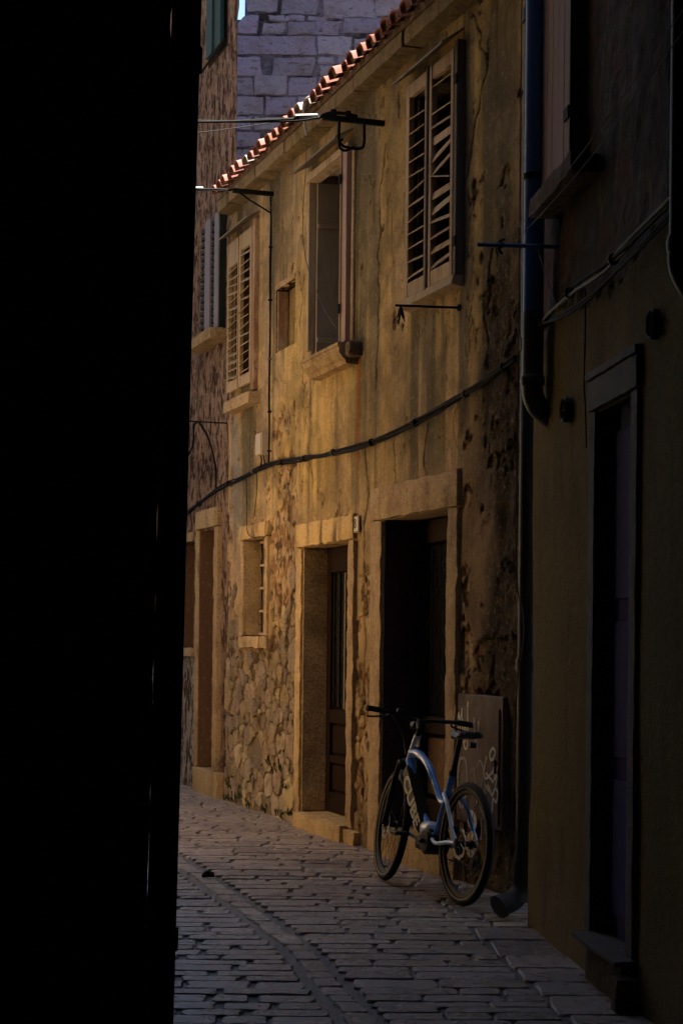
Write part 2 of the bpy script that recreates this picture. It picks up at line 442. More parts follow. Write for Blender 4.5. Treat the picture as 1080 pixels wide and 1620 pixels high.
def tag(o, label, cat, group=None):
    o['label'] = label; o['category'] = cat
    if group: o['group'] = group
    return o
def structure(o):
    o['kind'] = 'structure'; return o
def stuff(o, label=None, cat=None):
    o['kind'] = 'stuff'
    if label: o['label'] = label
    if cat: o['category'] = cat
    return o
def axis_pts(a, b, breaks, step):
    br = sorted({a, b, *[x for x in breaks if a < x < b]})
    out = []
    for p, q in zip(br[:-1], br[1:]):
        n = max(1, int(round((q - p) / step)))
        out += list(np.linspace(p, q, n + 1)[:-1])
    out.append(b)
    return np.array(out)
def wall_grid(name, x0, x1, z0, z1, step, holes, fn, m, parent, attr=True):
    """displaced wall sheet with openings; local -y is the street side"""
    xs = axis_pts(x0, x1, [h[0] for h in holes] + [h[1] for h in holes], step)
    zs = axis_pts(z0, z1, [h[2] for h in holes] + [h[3] for h in holes], step)
    X, Z = np.meshgrid(xs, zs)
    Y, C = fn(X, Z)
    for h in holes:   # no displacement jump right at the opening edge
        pass
    V = np.stack([X, Y, Z], -1).reshape(-1, 3)
    nx = len(xs); nz = len(zs)
    I, J = np.meshgrid(np.arange(nx - 1), np.arange(nz - 1))
    cx = (xs[:-1] + xs[1:]) / 2; cz = (zs[:-1] + zs[1:]) / 2
    CX_, CZ_ = np.meshgrid(cx, cz)
    keep = np.ones_like(CX_, bool)
    for h in holes:
        keep &= ~((CX_ > h[0]) & (CX_ < h[1]) & (CZ_ > h[2]) & (CZ_ < h[3]))
    I = I[keep]; J = J[keep]
    a = J * nx + I
    F = np.stack([a, a + 1, a + 1 + nx, a + nx], -1)
    me = bpy.data.meshes.new(name)
    me.from_pydata(V.tolist(), [], F.tolist())
    me.update()
    if attr:
        ca = me.color_attributes.new('col', 'FLOAT_COLOR', 'POINT')
        rgba = np.ones((len(V), 4), np.float32)
        rgba[:, :3] = C.reshape(-1, 3)
        ca.data.foreach_set('color', rgba.ravel())
    return link(name, me, m, parent, True, None, None)
def curve_pts(ctrl, n=8):
    """Catmull-Rom through control points"""
    P = [Vector(p) for p in ctrl]
    out = []
    for i in range(len(P) - 1):
        p0 = P[max(i - 1, 0)]; p1 = P[i]; p2 = P[i + 1]; p3 = P[min(i + 2, len(P) - 1)]
        for k in range(n):
            t = k / n
            out.append(.5 * ((2 * p1) + (p2 - p0) * t + (2 * p0 - 5 * p1 + 4 * p2 - p3) * t * t + (3 * p1 - p0 - 3 * p2 + p3) * t ** 3))
    out.append(P[-1])
    return out
#@@SETTING
# ================================================================== SETTING: the street
def main_x(y): return .243 + .333 * (12.748 - y)
def right_x(y): return 1.013 + .0985 * (9.462 - y)
def kerb_x(y): return main_x(y) if y > 9.75 else (right_x(y) if y < 9.46 else right_x(9.46))
_ST = [(2, .95), (5, .42), (6.95, .11), (7.7, -.02), (8.7, -.2), (9.74, -.46), (10.6, -.69), (11.4, -.91), (12.2, -1.13), (14, -1.7), (17, -2.7), (24, -5.2)]
def strip_x(y): return float(np.interp(y, [a for a, b in _ST], [b for a, b in _ST]))

street = MB()
street.add([(-90, -60, -.018), (90, -60, -.018), (90, 200, -.018), (-90, 200, -.018)], [(0, 1, 2, 3)])
STREET = structure(street.build('street', M_JOINT))
pave = []
def slab(x0, x1, yc, dep, tilt, rg, gap=.006):
    """outline of one worn paving stone"""
    e = rg.uniform(.0, .05) if rg.random() < .5 else 0
    g0 = gap * rg.uniform(.6, 2.2); g1 = gap * rg.uniform(.6, 2.2)
    x0 += g0; x1 -= g1
    h = dep / 2 - gap * rg.uniform(.4, .9)
    c = min(.016, h * .4, (x1 - x0) * .15)
    j = lambda a: rg.uniform(-a, a)
    P = [(x0 + c, -h), (x0 + (x1 - x0) * .33, -h + j(.008)), (x0 + (x1 - x0) * .66, -h + j(.008)), (x1 - c, -h),
         (x1 + j(.006), -h + c), (x1 + j(.012), 0), (x1 + j(.006), h - c),
         (x1 - c, h), (x0 + (x1 - x0) * .6, h + j(.008)), (x0 + (x1 - x0) * .3, h + j(.008)), (x0 + c, h),
         (x0 + j(.006), h - c), (x0 + j(.012), 0), (x0 + j(.006), -h + c)]
    return [(x + j(.004), yc + y + x * tilt + .018 * math.sin(x * 2.3 + yc * .7) + j(.006)) for x, y in P]
rg = random.Random(11)
def rows(side, y_from, y_to, tilt, lo, hi, lmin, lmax):
    y = y_from
    while y < y_to:
        dep = rg.uniform(lo, hi)
        yc = y + dep / 2
        sx = strip_x(yc)
        if side > 0:
            x = sx + .1
            end = kerb_x(yc) + .06
            if yc < 9.4: end = right_x(yc) - .33
            while x < end - .06:
                l = rg.uniform(lmin, lmax)
                x1 = min(x + l, end)
                if end - x1 < .12: x1 = end
                pave.append((slab(x, x1, yc, dep, tilt, rg), yc)); x = x1
        else:
            x = sx - .1
            end = max(-4.5, sx - 3.2)
            while x > end:
                l = rg.uniform(lmin, lmax)
                pave.append((slab(x - l, x, yc, dep, tilt, rg, .0095), yc)); x -= l
        y += dep
rows(-1, 4.0, 22.0, .012, .1, .175, .16, .42)
rows(1, 4.0, 20.0, -.012, .11, .19, .18, .55)
# border slabs along the right house
y = 4.0
while y < 9.35:
    dep = rg.uniform(.28, .5); yc = y + dep / 2
    x1 = right_x(yc) + .04
    pave.append((slab(x1 - .36, x1, yc, dep, -.02, rg), yc)); y += dep
# narrow kerb strip that curves up the lane
y = 4.0
while y < 20:
    dep = rg.uniform(.14, .3); yc = y + dep / 2
    pave.append(([(p[0] + strip_x(p[1]) - strip_x(yc), p[1]) for p in slab(strip_x(yc) - .062, strip_x(yc) + .062, yc, dep, 0, rg, .006)], yc)); y += dep
def pave_px(p):
    pts, yc = p
    cx = sum(q[0] for q in pts) / len(pts)
    u = 540 + 2800 * cx / yc
    vis = 210 < u < 1010 and 6.7 < yc
    return (0 if vis else 1, yc)
pave.sort(key=pave_px)
restm = MB()
for i, (pts, yc) in enumerate(pave):
    zt = rg.uniform(-.009, -.003)
    if i < 300:
        mb = MB().dome(pts, -.03, zt, .006, 'z', .0015, i)
        mb.build('paving_stone', M_PAVE, STREET, True, None, 18)
    else:
        restm.dome(pts, -.03, zt, .006, 'z', .0015, i)
stuff(restm.build('paving_stones', M_PAVE, STREET, True, None, 18))

# ================================================================== OCHRE HOUSE
MAIN = empty('ochre_house', (.243, 12.748, 0), math.atan2(-1, .333))
tag(MAIN, 'peeling ochre two-storey house with shuttered windows and tiled eave', 'house')
SL, SR, EAVE = -4.2, 2.62, 5.52
H_CD = (-1.75, -.57, .12, 2.26)
H_BD = (.18, 1.42, .19, 2.365)
H_W4 = (-3.56, -2.87, 1.54, 2.41)
H_NI = (-2.64, -2.08, 3.98, 4.52)
H_W2 = (-1.62, -.62, 3.74, 5.26)
H_W1 = (-4.0, -3.36, 3.86, 5.12)
H_W3 = (.78, 1.48, 3.9, 5.2)
HOLES = [H_CD, H_BD, H_W4, H_NI, H_W2, H_W1, H_W3]
def rub_top(x):
    return np.interp(x, [-4.3, -4.0, -3.75, -3.6, -3.2, -2.8, -2.6, -2.3, -2.0, -1.9], [1.55, 1.75, 1.7, 1.45, 1.42, 1.42, 1.6, 1.5, 1.75, 1.7])
def main_fn(X, Z):
    n1 = fbm(X * 1.7, Z * 1.0, 5, 1)
    n2 = fbm(X * 3.2, Z * .35, 5, 2)
    n3 = fbm(X * 6.5, Z * .5, 4, 3)
    n4 = fbm(X * 9, Z * 7, 4, 4)
    n5 = fbm(X * .8, Z * .7, 4, 6)
    C = np.zeros(X.shape + (3,)) + np.array((.62, .43, .165))
    C = mixc(C, (.55, .4, .22), sstep(.35, .65, n5))
    # pinkish beige render on the far third
    C = mixc(C, (.5, .37, .26), sstep(-2.4, -2.95, X + (n1 - .5) * .5) * .85)
    # olive grey runs
    C = mixc(C, (.23, .195, .12), sstep(.45, .62, n2) * .9)
    C = mixc(C, (.66, .46, .17), sstep(.52, .66, n3) * .6)
    C = mixc(C, (.15, .125, .075), sstep(.57, .68, fbm(X * 5, Z * .22, 4, 9)) * .75)
    # blue-grey wash between the two far windows
    g = sstep(.28, .05, np.abs(X + 3.85 + (n1 - .5) * .3)) * sstep(1.5, 2.1, Z) * sstep(3.8, 3.3, Z)
    C = mixc(C, (.27, .27, .27), g * .8)
    # rust run below the right end of the middle sill
    g = sstep(.09, .02, np.abs(X + .42 + (n4 - .5) * .05)) * sstep(2.55, 3.0, Z) * sstep(3.66, 3.55, Z)
    C = mixc(C, (.3, .12, .025), g * .85)
    g = sstep(.22, .05, np.abs(X + .1 + (n1 - .5) * .2)) * sstep(2.9, 3.3, Z) * sstep(4.9, 4.4, Z)
    C = mixc(C, (.24, .2, .13), g * .7)
    # lower storey browner
    C = mixc(C, (.54, .37, .19), sstep(2.9, 2.2, Z + (n1 - .5) * .8) * .75)
    # right end: bare dark masonry with its own outline
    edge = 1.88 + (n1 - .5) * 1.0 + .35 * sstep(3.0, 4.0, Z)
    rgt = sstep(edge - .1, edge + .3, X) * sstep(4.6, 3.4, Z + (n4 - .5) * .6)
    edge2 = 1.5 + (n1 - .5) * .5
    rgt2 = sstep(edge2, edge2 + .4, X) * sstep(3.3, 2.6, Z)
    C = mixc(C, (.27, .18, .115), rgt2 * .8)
    # peeled places
    thr = .66 + .05 * sstep(2.9, 3.4, Z)
    thr -= .17 * sstep(.35, .1, np.abs(X + .28)) * sstep(2.3, 1.9, Z)
    thr -= .2 * sstep(.55, .2, np.abs(X + 2.35)) * sstep(.6, 1.2, Z) * sstep(3.75, 3.3, Z)
    thr -= .1 * sstep(2.9, 2.4, Z) * sstep(-1.8, -2.1, X)
    thr -= .1 * sstep(1.5, 1.7, X)
    thr -= .12 * sstep(-4.0, -4.15, X)
    q = fbm(X * 3.4, Z * 4.2, 6, 21, .6) * .7 + n4 * .3
    pl = sstep(thr - .006, thr + .006, q)
    und = mixc(np.zeros(X.shape + (3,)) + np.array((.33, .185, .085)), (.52, .38, .22), sstep(.42, .58, fbm(X * 14, Z * 14, 4, 31)))
    und = mixc(und, (.12, .07, .04), sstep(.56, .62, fbm(X * 18, Z * 18, 4, 33)))
    C = mixc(C, und, pl)
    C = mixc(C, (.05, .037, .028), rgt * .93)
    # rubble showing low on the far side
    rt = rub_top(X) + (fbm(X * 4, Z * 4, 3, 41) - .5) * .35
    rub = sstep(rt + .02, rt - .02, Z) * sstep(-1.86, -1.9, X)
    C = mixc(C, mixc(np.zeros(X.shape + (3,)) + np.array((.42, .29, .16)), (.1, .062, .034), sstep(.44, .54, fbm(X * 10, Z * 10, 3, 43))), rub)
    C = mixc(C, (.07, .085, .03), rub * sstep(.75, .2, Z + (n4 - .5) * .5) * sstep(.45, .6, n1) * .8)
    # foot of the wall
    C = mixc(C, (.2, .15, .09), sstep(.4, .05, Z + (n4 - .5) * .35) * .6 * (1 - rub))
    # broad fading and weathering of the lime wash
    mlt = .8 + .42 * sstep(.36, .64, fbm(X * 1.5, Z * 1.5, 5, 151, .6)) 
    mlt = mlt * (.86 + .28 * sstep(.4, .6, fbm(X * 7, Z * 7, 4, 153, .6)))
    C = C * mlt[..., None]
    # surface relief: +y is into the wall
    Y = (fbm(X * .9, Z * .9, 3, 51) - .5) * .022 + (fbm(X * 5, Z * 3.5, 4, 53) - .5) * .012
    Y = Y + pl * .014 + rub * .012 + rgt * (.015 + (fbm(X * 6, Z * 5, 4, 55) - .5) * .07) + pl * (n4 - .5) * .02
    Y = Y + rub * (fbm(X * 6, Z * 6, 4, 57) - .5) * .05
    # hairline cracks
    cr = np.abs(fbm(X * 2.2 + 3, Z * .9, 5, 61) - .5)
    crm = sstep(.0075, .001, cr) * sstep(.38, .5, fbm(X * .7, Z * .7, 3, 63))
    Y = Y + crm * .008
    C = mixc(C, (.1, .07, .04), crm * .75)
    # long open cracks
    def crack(pl_, w, seed):
        d = np.full(X.shape, 9.0)
        xx = X + (fbm(X * 6, Z * 6, 4, seed) - .5) * .16
        for (a, b_) in zip(pl_[:-1], pl_[1:]):
            vx, vz = b_[0] - a[0], b_[1] - a[1]
            t = np.clip(((xx - a[0]) * vx + (Z - a[1]) * vz) / (vx * vx + vz * vz), 0, 1)
            d = np.minimum(d, np.hypot(xx - a[0] - vx * t, Z - a[1] - vz * t))
        return sstep(w, w * .35, d + (fbm(X * 9, Z * 9, 3, seed + 1) - .5) * w * 1.2)
    ck = np.zeros(X.shape)
    for k_, (pl_, w) in enumerate((([(.12, 5.05), (-.02, 4.75), (.06, 4.45), (-.04, 4.1), (.02, 3.7), (-.08, 3.35)], .017), ([(-1.98, 4.55), (-1.9, 4.3), (-1.97, 4.05)], .013), ([(1.72, 5.45), (1.95, 5.1), (1.75, 4.75), (1.62, 4.35)], .015), ([(1.02, 2.95), (.94, 2.75), (1.0, 2.6)], .015), ([(-1.5, 3.62), (-1.75, 3.3), (-1.7, 3.05)], .012), ([(-.28, 2.9), (-.2, 2.6), (-.3, 2.2), (-.22, 1.5), (-.3, .7), (-.22, .1)], .018), ([(2.05, 3.9), (1.92, 3.5), (1.98, 3.2)], .02), ([(.35, 2.95), (.3, 2.75), (.36, 2.6)], .01), ([(-2.2, 3.0), (-2.28, 2.6), (-2.18, 2.2)], .016))):
        ck = np.maximum(ck, crack(pl_, w, 200 + k_ * 7))
    Y = Y + ck * .012
    C = mixc(C, (.06, .038, .022), ck * .9)
    fade = np.ones(X.shape)
    for h in HOLES:
        dx = np.maximum(np.maximum(h[0] - X, X - h[1]), 0); dz = np.maximum(np.maximum(h[2] - Z, Z - h[3]), 0)
        fade = np.minimum(fade, sstep(0, .06, np.hypot(dx, dz)))
    return Y * fade, np.clip(C, .01, .9)
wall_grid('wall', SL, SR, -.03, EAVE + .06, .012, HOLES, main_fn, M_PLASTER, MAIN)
def reveal(h, depth, m, parent, name='reveal', back=None, y0=0.0, far=None):
    mb = MB(); x0, x1, z0, z1 = h
    V = [(x0, y0, z0), (x1, y0, z0), (x1, y0, z1), (x0, y0, z1), (x0, depth, z0), (x1, depth, z0), (x1, depth, z1), (x0, depth, z1)]
    mb.add(V, [(0, 1, 5, 4), (1, 2, 6, 5), (2, 3, 7, 6), (3, 0, 4, 7)])
    o = mb.build(name, m, parent)
    if back:
        MB().add([(x0, depth, z0), (x1, depth, z0), (x1, depth, z1), (x0, depth, z1)], [(0, 1, 2, 3)]).build('dark_room', back, parent)
    return o
# rest of the shell: sides, back
b = MB()
b.box(SL, SR, 5.3, 5.5, 0, EAVE); b.box(SL, SL + .15, .35, 5.28, 0, EAVE); b.box(SR - .15, SR, .35, 5.28, 0, EAVE)
b.build('rear_walls', M_GENWALL, MAIN)
# cornice slabs
js = [SL + .02, -3.75, -2.85, -1.98, -1.14, -.19, .83, 1.8, 2.6]
for i, (a, c) in enumerate(zip(js[:-1], js[1:])):
    dz = random.uniform(-.008, .008); dy = random.uniform(-.008, .008)
    MB().stone(a + .004, c - .004, -.145 + dy, .12, 5.515 + dz, 5.628 + dz, .05, .006, .014, i).build('cornice_slab', M_CORNICE, MAIN, True, None, 50)
# eave tiles: half barrels lying down the slope
PITCH = R(19)
def barrel(r0, r1, L, th, up=True, n=9):
    mb = MB(); V = []; F = []
    sg = 1 if up else -1
    for (t, rr) in ((0, r0), (L, r1)):
        for (o, q) in ((0, rr), (1, rr - th)):
            for k in range(n):
                a = math.pi * k / (n - 1)
                ca, sa = math.cos(a), math.sin(a)
                V.append((-q * math.copysign(abs(ca) ** .62, ca), t, sg * q * .92 * abs(sa) ** .62))
    def id_(t, o, k): return (t * 2 + o) * n + k
    for k in range(n - 1):
        F.append((id_(0, 0, k), id_(0, 0, k + 1), id_(1, 0, k + 1), id_(1, 0, k)))
        F.append((id_(0, 1, k + 1), id_(0, 1, k), id_(1, 1, k), id_(1, 1, k + 1)))
        F.append((id_(0, 0, k + 1), id_(0, 0, k), id_(0, 1, k), id_(0, 1, k + 1)))
    for k in (0, n - 1):
        F.append((id_(0, 0, k), id_(1, 0, k), id_(1, 1, k), id_(0, 1, k)))
    return mb.add(V, F)
def tile_mesh(m, up, r):
    mb = barrel(r, r * .82, .44, .013, up)
    nf = len(mb.f)
    if up:
        n_ = 9; q = r - .012
        mb.add([(0, .035, 0)] + [(-q * math.cos(math.pi * k / (n_ - 1)), .03, q * math.sin(math.pi * k / (n_ - 1))) for k in range(n_)], [(0, k + 2, k + 1) for k in range(n_ - 1)])  # dark half-disc stands in for the shadow inside the tile mouth
    me = bpy.data.meshes.new('roof_tile'); me.from_pydata(mb.v, [], mb.f); me.update(); me.materials.append(m); me.materials.append(M_MORTAR_SHADE)
    for p_ in me.polygons[nf:]: p_.material_index = 1
    me.shade_smooth(); me.set_sharp_from_angle(angle=R(40))
    return me
TM = [tile_mesh(M_TILE, True, .076), tile_mesh(M_TILE, True, .068), tile_mesh(M_TILEP, True, .073)]
MB().prism([(-.148, 5.63), (.35, 5.634), (.35, 5.89), (-.142, 5.725)], 0, SL + .02, SR).build('mortar_bed', M_MORTAR_SHADE, MAIN)
x = SL + .26; k = 0
while x < SR - .05:
    pale = -1.45 < x < -.95 or random.random() < .16
    me = TM[2] if pale else TM[random.randrange(2)]
    o = link('roof_tile', me, None, MAIN)
    o.location = (x, -.225 + random.uniform(-.03, .012), 5.648 + random.uniform(-.006, .006))
    o.rotation_euler = (PITCH, random.uniform(-.05, .05), random.uniform(-.05, .05))
    x += .18 + random.uniform(-.012, .014); k += 1
rt = MB()
for r_ in range(1, 9):
    x = SL + .1
    while x < SR:
        t = r_ * .36
        base = barrel(.082, .068, .42, .013, True, 7)
        yy = -.22 + t * math.cos(PITCH); zz = 5.66 + t * math.sin(PITCH)
        c, s_ = math.cos(PITCH), math.sin(PITCH)
        rt.add([(v[0] + x, yy + v[1] * c - v[2] * s_, zz + v[1] * s_ + v[2] * c) for v in base.v], base.f)
        x += .182
stuff(rt.build('upper_roof_tiles', M_TILE, MAIN, True, None, 40))
b = MB()
yr = 2.75
b.add([(SL, -.1, 5.632), (SR, -.1, 5.632), (SR, yr, 5.632 + (yr + .1) * math.tan(PITCH)), (SL, yr, 5.632 + (yr + .1) * math.tan(PITCH)), (SL, 5.6, 5.632), (SR, 5.6, 5.632)],
      [(0, 1, 2, 3), (3, 2, 5, 4), (0, 3, 4), (1, 5, 2)])
b.build('roof_deck', M_GENWALL, MAIN)

# ---- rubble stones
def clip(poly, a, b_, c):      # keep a*x+b*y<=c
    out = []
    n = len(poly)
    for i in range(n):
        p, q = poly[i], poly[(i + 1) % n]
        dp = a * p[0] + b_ * p[1] - c; dq = a * q[0] + b_ * q[1] - c
        if dp <= 0: out.append(p)
        if (dp < 0 < dq) or (dq < 0 < dp):
            t = dp / (dp - dq)
            out.append((p[0] + (q[0] - p[0]) * t, p[1] + (q[1] - p[1]) * t))
    return out
def power_cells(pts, rs, box, asp=1.0):
    cells = []
    for i, p in enumerate(pts):
        poly = [(box[0], box[2]), (box[1], box[2]), (box[1], box[3]), (box[0], box[3])]
        for j, q in enumerate(pts):
            if i == j: continue
            dx, dy = q[0] - p[0], (q[1] - p[1]) * asp * asp
            if abs(q[0] - p[0]) > 1.1 or abs(q[1] - p[1]) > 1.1: continue
            c = (q[0] ** 2 - p[0] ** 2 + asp * asp * (q[1] ** 2 - p[1] ** 2) - rs[j] ** 2 + rs[i] ** 2) / 2
            poly = clip(poly, dx, dy, c)
            if len(poly) < 3: break
        cells.append(poly)
    return cells
def smooth_poly(poly, gap, rg, jit=.006):
    n = len(poly)
    if n < 3: return None
    a = .5 * abs(sum(poly[i][0] * poly[(i + 1) % n][1] - poly[(i + 1) % n][0] * poly[i][1] for i in range(n)))
    if a < .0012: return None
    c = (sum(p[0] for p in poly) / n, sum(p[1] for p in poly) / n)
    out = []
    for i in range(n):
        p, q = poly[i], poly[(i + 1) % n]
        for t in (.07, .5, .93):
            x, y = p[0] + (q[0] - p[0]) * t, p[1] + (q[1] - p[1]) * t
            dx, dy = c[0] - x, c[1] - y
            l = math.hypot(dx, dy) or 1
            g = min(gap * rg.uniform(.7, 1.6), l * .4)
            out.append((x + dx / l * g + rg.uniform(-jit, jit), y + dy / l * g + rg.uniform(-jit, jit)))
    # drop near-coincident points
    res = [out[0]]
    for p in out[1:]:
        if math.hypot(p[0] - res[-1][0], p[1] - res[-1][1]) > .012: res.append(p)
    return res if len(res) >= 4 else None
rg = random.Random(5)
pts, rs = [], []
for r_, cnt in ((.17, 6), (.12, 26), (.085, 90), (.055, 260)):
    tries = 0; got = 0
    while got < cnt and tries < 2500:
        tries += 1
        p = (rg.uniform(-4.22, -1.86), rg.uniform(-.03, 2.15))
        if all(math.hypot(p[0] - q[0], (p[1] - q[1]) * 1.15) > (r_ + s2) * .82 for q, s2 in zip(pts, rs)):
            pts.append(p); rs.append(r_); got += 1
cells = power_cells(pts, rs, (-4.22, -1.88, -.02, 2.3), 1.1)
for i, (p, poly) in enumerate(zip(pts, cells)):
    if len(poly) < 3: continue
    if p[1] > float(rub_top(p[0])) + rg.uniform(-.2, .32): continue
    if H_W4[0] - .14 < p[0] < H_W4[1] + .14 and p[1] > 1.36: continue
    sp = smooth_poly(poly, .003, rg, .013)
    if not sp: continue
    sp = [(max(-4.2, min(-1.905, a)), a2) for a, a2 in sp]
    if max(q[1] for q in sp) > 1.43 and H_W4[0] - .12 < p[0] < H_W4[1] + .12: sp = [(a, min(a2, 1.425)) for a, a2 in sp]
    fr = rg.uniform(-.018, .01)
    mossy = p[1] < .55 + .25 * math.sin(p[0] * 5) and rg.random() < .3
    MB().dome(sp, .07, fr, .007, '-y', .004, i).build('rubble_stone', M_RUBBLE_G if mossy else M_RUBBLE, MAIN, True, None, 28)

# ---- central door
def frame_piece(name, *a, seed=0, m=M_FRAME, parent=MAIN, amp=.01, rnd=.016, step=.04):
    return MB().stone(*a, step, amp, rnd, seed).build(name, m, parent, True, None, 50)
frame_piece('lintel_stone', -1.905, -.44, -.035, .22, 2.262, 2.455, seed=1, m=M_LINTEL)
frame_piece('jamb_stone', -1.9, -1.752, -.03, .215, .1, 2.258, seed=2)
frame_piece('jamb_stone', -.568, -.43, -.03, .215, .105, 2.258, seed=3)
MB().box(-1.75, -1.736, -.005, .33, .125, 2.25, .001).build('reveal_face', M_REVEAL, MAIN)
frame_piece('door_step', -1.76, -.56, -.075, .24, -.03, .118, seed=4)
frame_piece('base_stone', -.552, -.3, -.05, .1, -.03, .1, seed=5)
DOOR = empty('door'); DOOR.parent = MAIN; DOOR.location = (0, .2, 0)
d = MB(); x0, x1 = -1.75, -.57
d.box(x0, x1, .04, .06, .12, 2.26, .002)
d.build('leaf', M_DOOR, DOOR)
for (a, c) in ((x0, x0 + .1), (-1.2, -1.12), (x1 - .1, x1)):
    MB().box(a, c, -.005, .036, .12, 2.26, .006).build('stile', M_DOOR, DOOR)
for (a, c) in ((.12, .28), (.52, .58), (.84, .95), (2.06, 2.26)):
    for (xa, xb) in ((x0 + .103, -1.203), (-1.117, x1 - .103)):
        MB().box(xa, xb, -.002, .033, a, c, .006).build('rail', M_DOOR, DOOR)
for (xa, xb) in ((x0 + .12, -1.22), (-1.1, x1 - .12)):
    MB().box(xa, xb, .015, .03, .97, 2.04, .002).build('pane', M_GLASS, DOOR)
    for q in range(3):
        xx = xa + (xb - xa) * (q + .5) / 3
        MB().box(xx - .007, xx + .007, -.004, .012, .96, 2.05, .003).build('glazing_bar', M_GREYPANEL if q == 2 else M_IRON, DOOR)
    MB().box(xa + .02, xb - .02, .012, .03, .3, .5, .008).build('lower_panel', M_DOOR, DOOR)
    MB().box(xa + .02, xb - .02, .012, .03, .6, .82, .008).build('lower_panel', M_DOOR, DOOR)
MB().tube([(-.72, -.05, 1.14), (-.72, -.05, 1.26)], .009, 8).tube([(-.72, 0, 1.2), (-.72, -.05, 1.2)], .007, 6).build('handle', M_ALLOY, DOOR, True)

# ---- big doorway
frame_piece('lintel_stone', -.05, 1.605, -.035, .26, 2.368, 2.605, seed=11)
frame_piece('jamb_stone', -.05, .178, -.03, .24, -.02, 2.364, seed=12)
frame_piece('jamb_stone', 1.422, 1.6, -.03, .24, -.02, 2.364, seed=22)
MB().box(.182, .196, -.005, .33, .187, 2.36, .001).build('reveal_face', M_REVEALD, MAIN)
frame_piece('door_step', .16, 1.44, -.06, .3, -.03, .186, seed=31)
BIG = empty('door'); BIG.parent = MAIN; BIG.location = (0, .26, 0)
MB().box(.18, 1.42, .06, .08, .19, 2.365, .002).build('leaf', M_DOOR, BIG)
for (a, c) in ((.18, .28), (.76, .84), (1.32, 1.42)):
    MB().box(a, c, .0, .056, .19, 2.365, .006).build('stile', M_DOOR, BIG)
for (a, c) in ((.19, .4), (.86, .98), (2.2, 2.365)):
    for (xa, xb) in ((.283, .757), (.843, 1.317)):
        MB().box(xa, xb, .003, .053, a, c, .006).build('rail', M_DOOR, BIG)
for (xa, xb) in ((.285, .755), (.845, 1.315)):
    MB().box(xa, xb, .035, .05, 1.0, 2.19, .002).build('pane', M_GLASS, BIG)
    MB().box(xa + .03, xb - .03, .03, .055, .43, .83, .008).build('lower_panel', M_DOORR, BIG)
rp = MB()
for q in range(60):
    rp.box(1.2, 1.3, .018, .034, 1.0 + q * .0197, 1.0 + q * .0197 + .013, .003)
rp.build('ribbed_panel', M_RIBGLASS, BIG)
gr = MB()
for (xa, xb) in ((.29, .75), (.85, 1.31)):
    for q in range(4):
        xx = xa + (xb - xa) * q / 3
        gr.tube([(xx, .0, 1.0), (xx, .0, 2.19)], .005, 5)
    for q in range(3):
        z = 1.05 + q * .37; xm = (xa + xb) / 2
        gr.tube([(xm, -.003, z), (xa + .05, -.003, z + .18), (xm, -.003, z + .36), (xb - .05, -.003, z + .18)], .005, 5, closed=True)
gr.build('iron_grille', M_IRON, BIG, True)

# ---- small ground-floor window
frame_piece('lintel_stone', -3.7, -2.76, -.03, .16, 2.412, 2.545, seed=41, m=M_LINTEL)
frame_piece('jamb_stone', -3.68, -3.562, -.026, .16, 1.542, 2.41, seed=42)
frame_piece('jamb_stone', -2.868, -2.765, -.026, .16, 1.542, 2.41, seed=43)
frame_piece('sill_stone', -3.68, -3.0, -.035, .16, 1.435, 1.54, seed=44)
frame_piece('sill_stone', -2.994, -2.76, -.03, .16, 1.43, 1.54, seed=45)
reveal(H_W4, .34, M_REVEAL, MAIN, y0=.17, back=M_DARK)
W4 = empty('window'); W4.parent = MAIN
MB().box(-3.555, -2.875, .2, .21, 1.545, 2.405, .001).build('pane', M_GLASS, W4)
for xx in (-3.545, -3.22, -2.885):
    MB().box(xx - .02, xx + .02, .165, .197, 1.545, 2.405, .004).build('frame_bar', M_WOODD, W4)
for q in range(5):
    z = 1.56 + q * .208
    MB().box(-3.52, -2.9, .12, .163, z - .012, z + .012, .004).build('glazing_bar', M_WOOD, W4)

# ---- walled-up niche
reveal(H_NI, .11, M_PLASTER, MAIN)
def niche_fn(X, Z):
    n = fbm(X * 5, Z * 3, 4, 71)
    C = mixc(np.zeros(X.shape + (3,)) + np.array((.42, .3, .12)), (.13, .115, .1), sstep(.42, .62, n) * sstep(4.4, 4.1, Z))
    return .105 + (n - .5) * .015, C
wall_grid('niche_infill', H_NI[0], H_NI[1], H_NI[2], H_NI[3], .02, [], niche_fn, M_PLASTER, MAIN)
MB().box(-2.632, -2.6, .005, .1, 3.99, 4.51, .004).build('niche_board', M_WOODR, MAIN)
frame_piece('niche_lintel', -2.66, -2.06, -.012, .05, 4.52, 4.57, seed=47, m=M_FRAME, amp=.01)

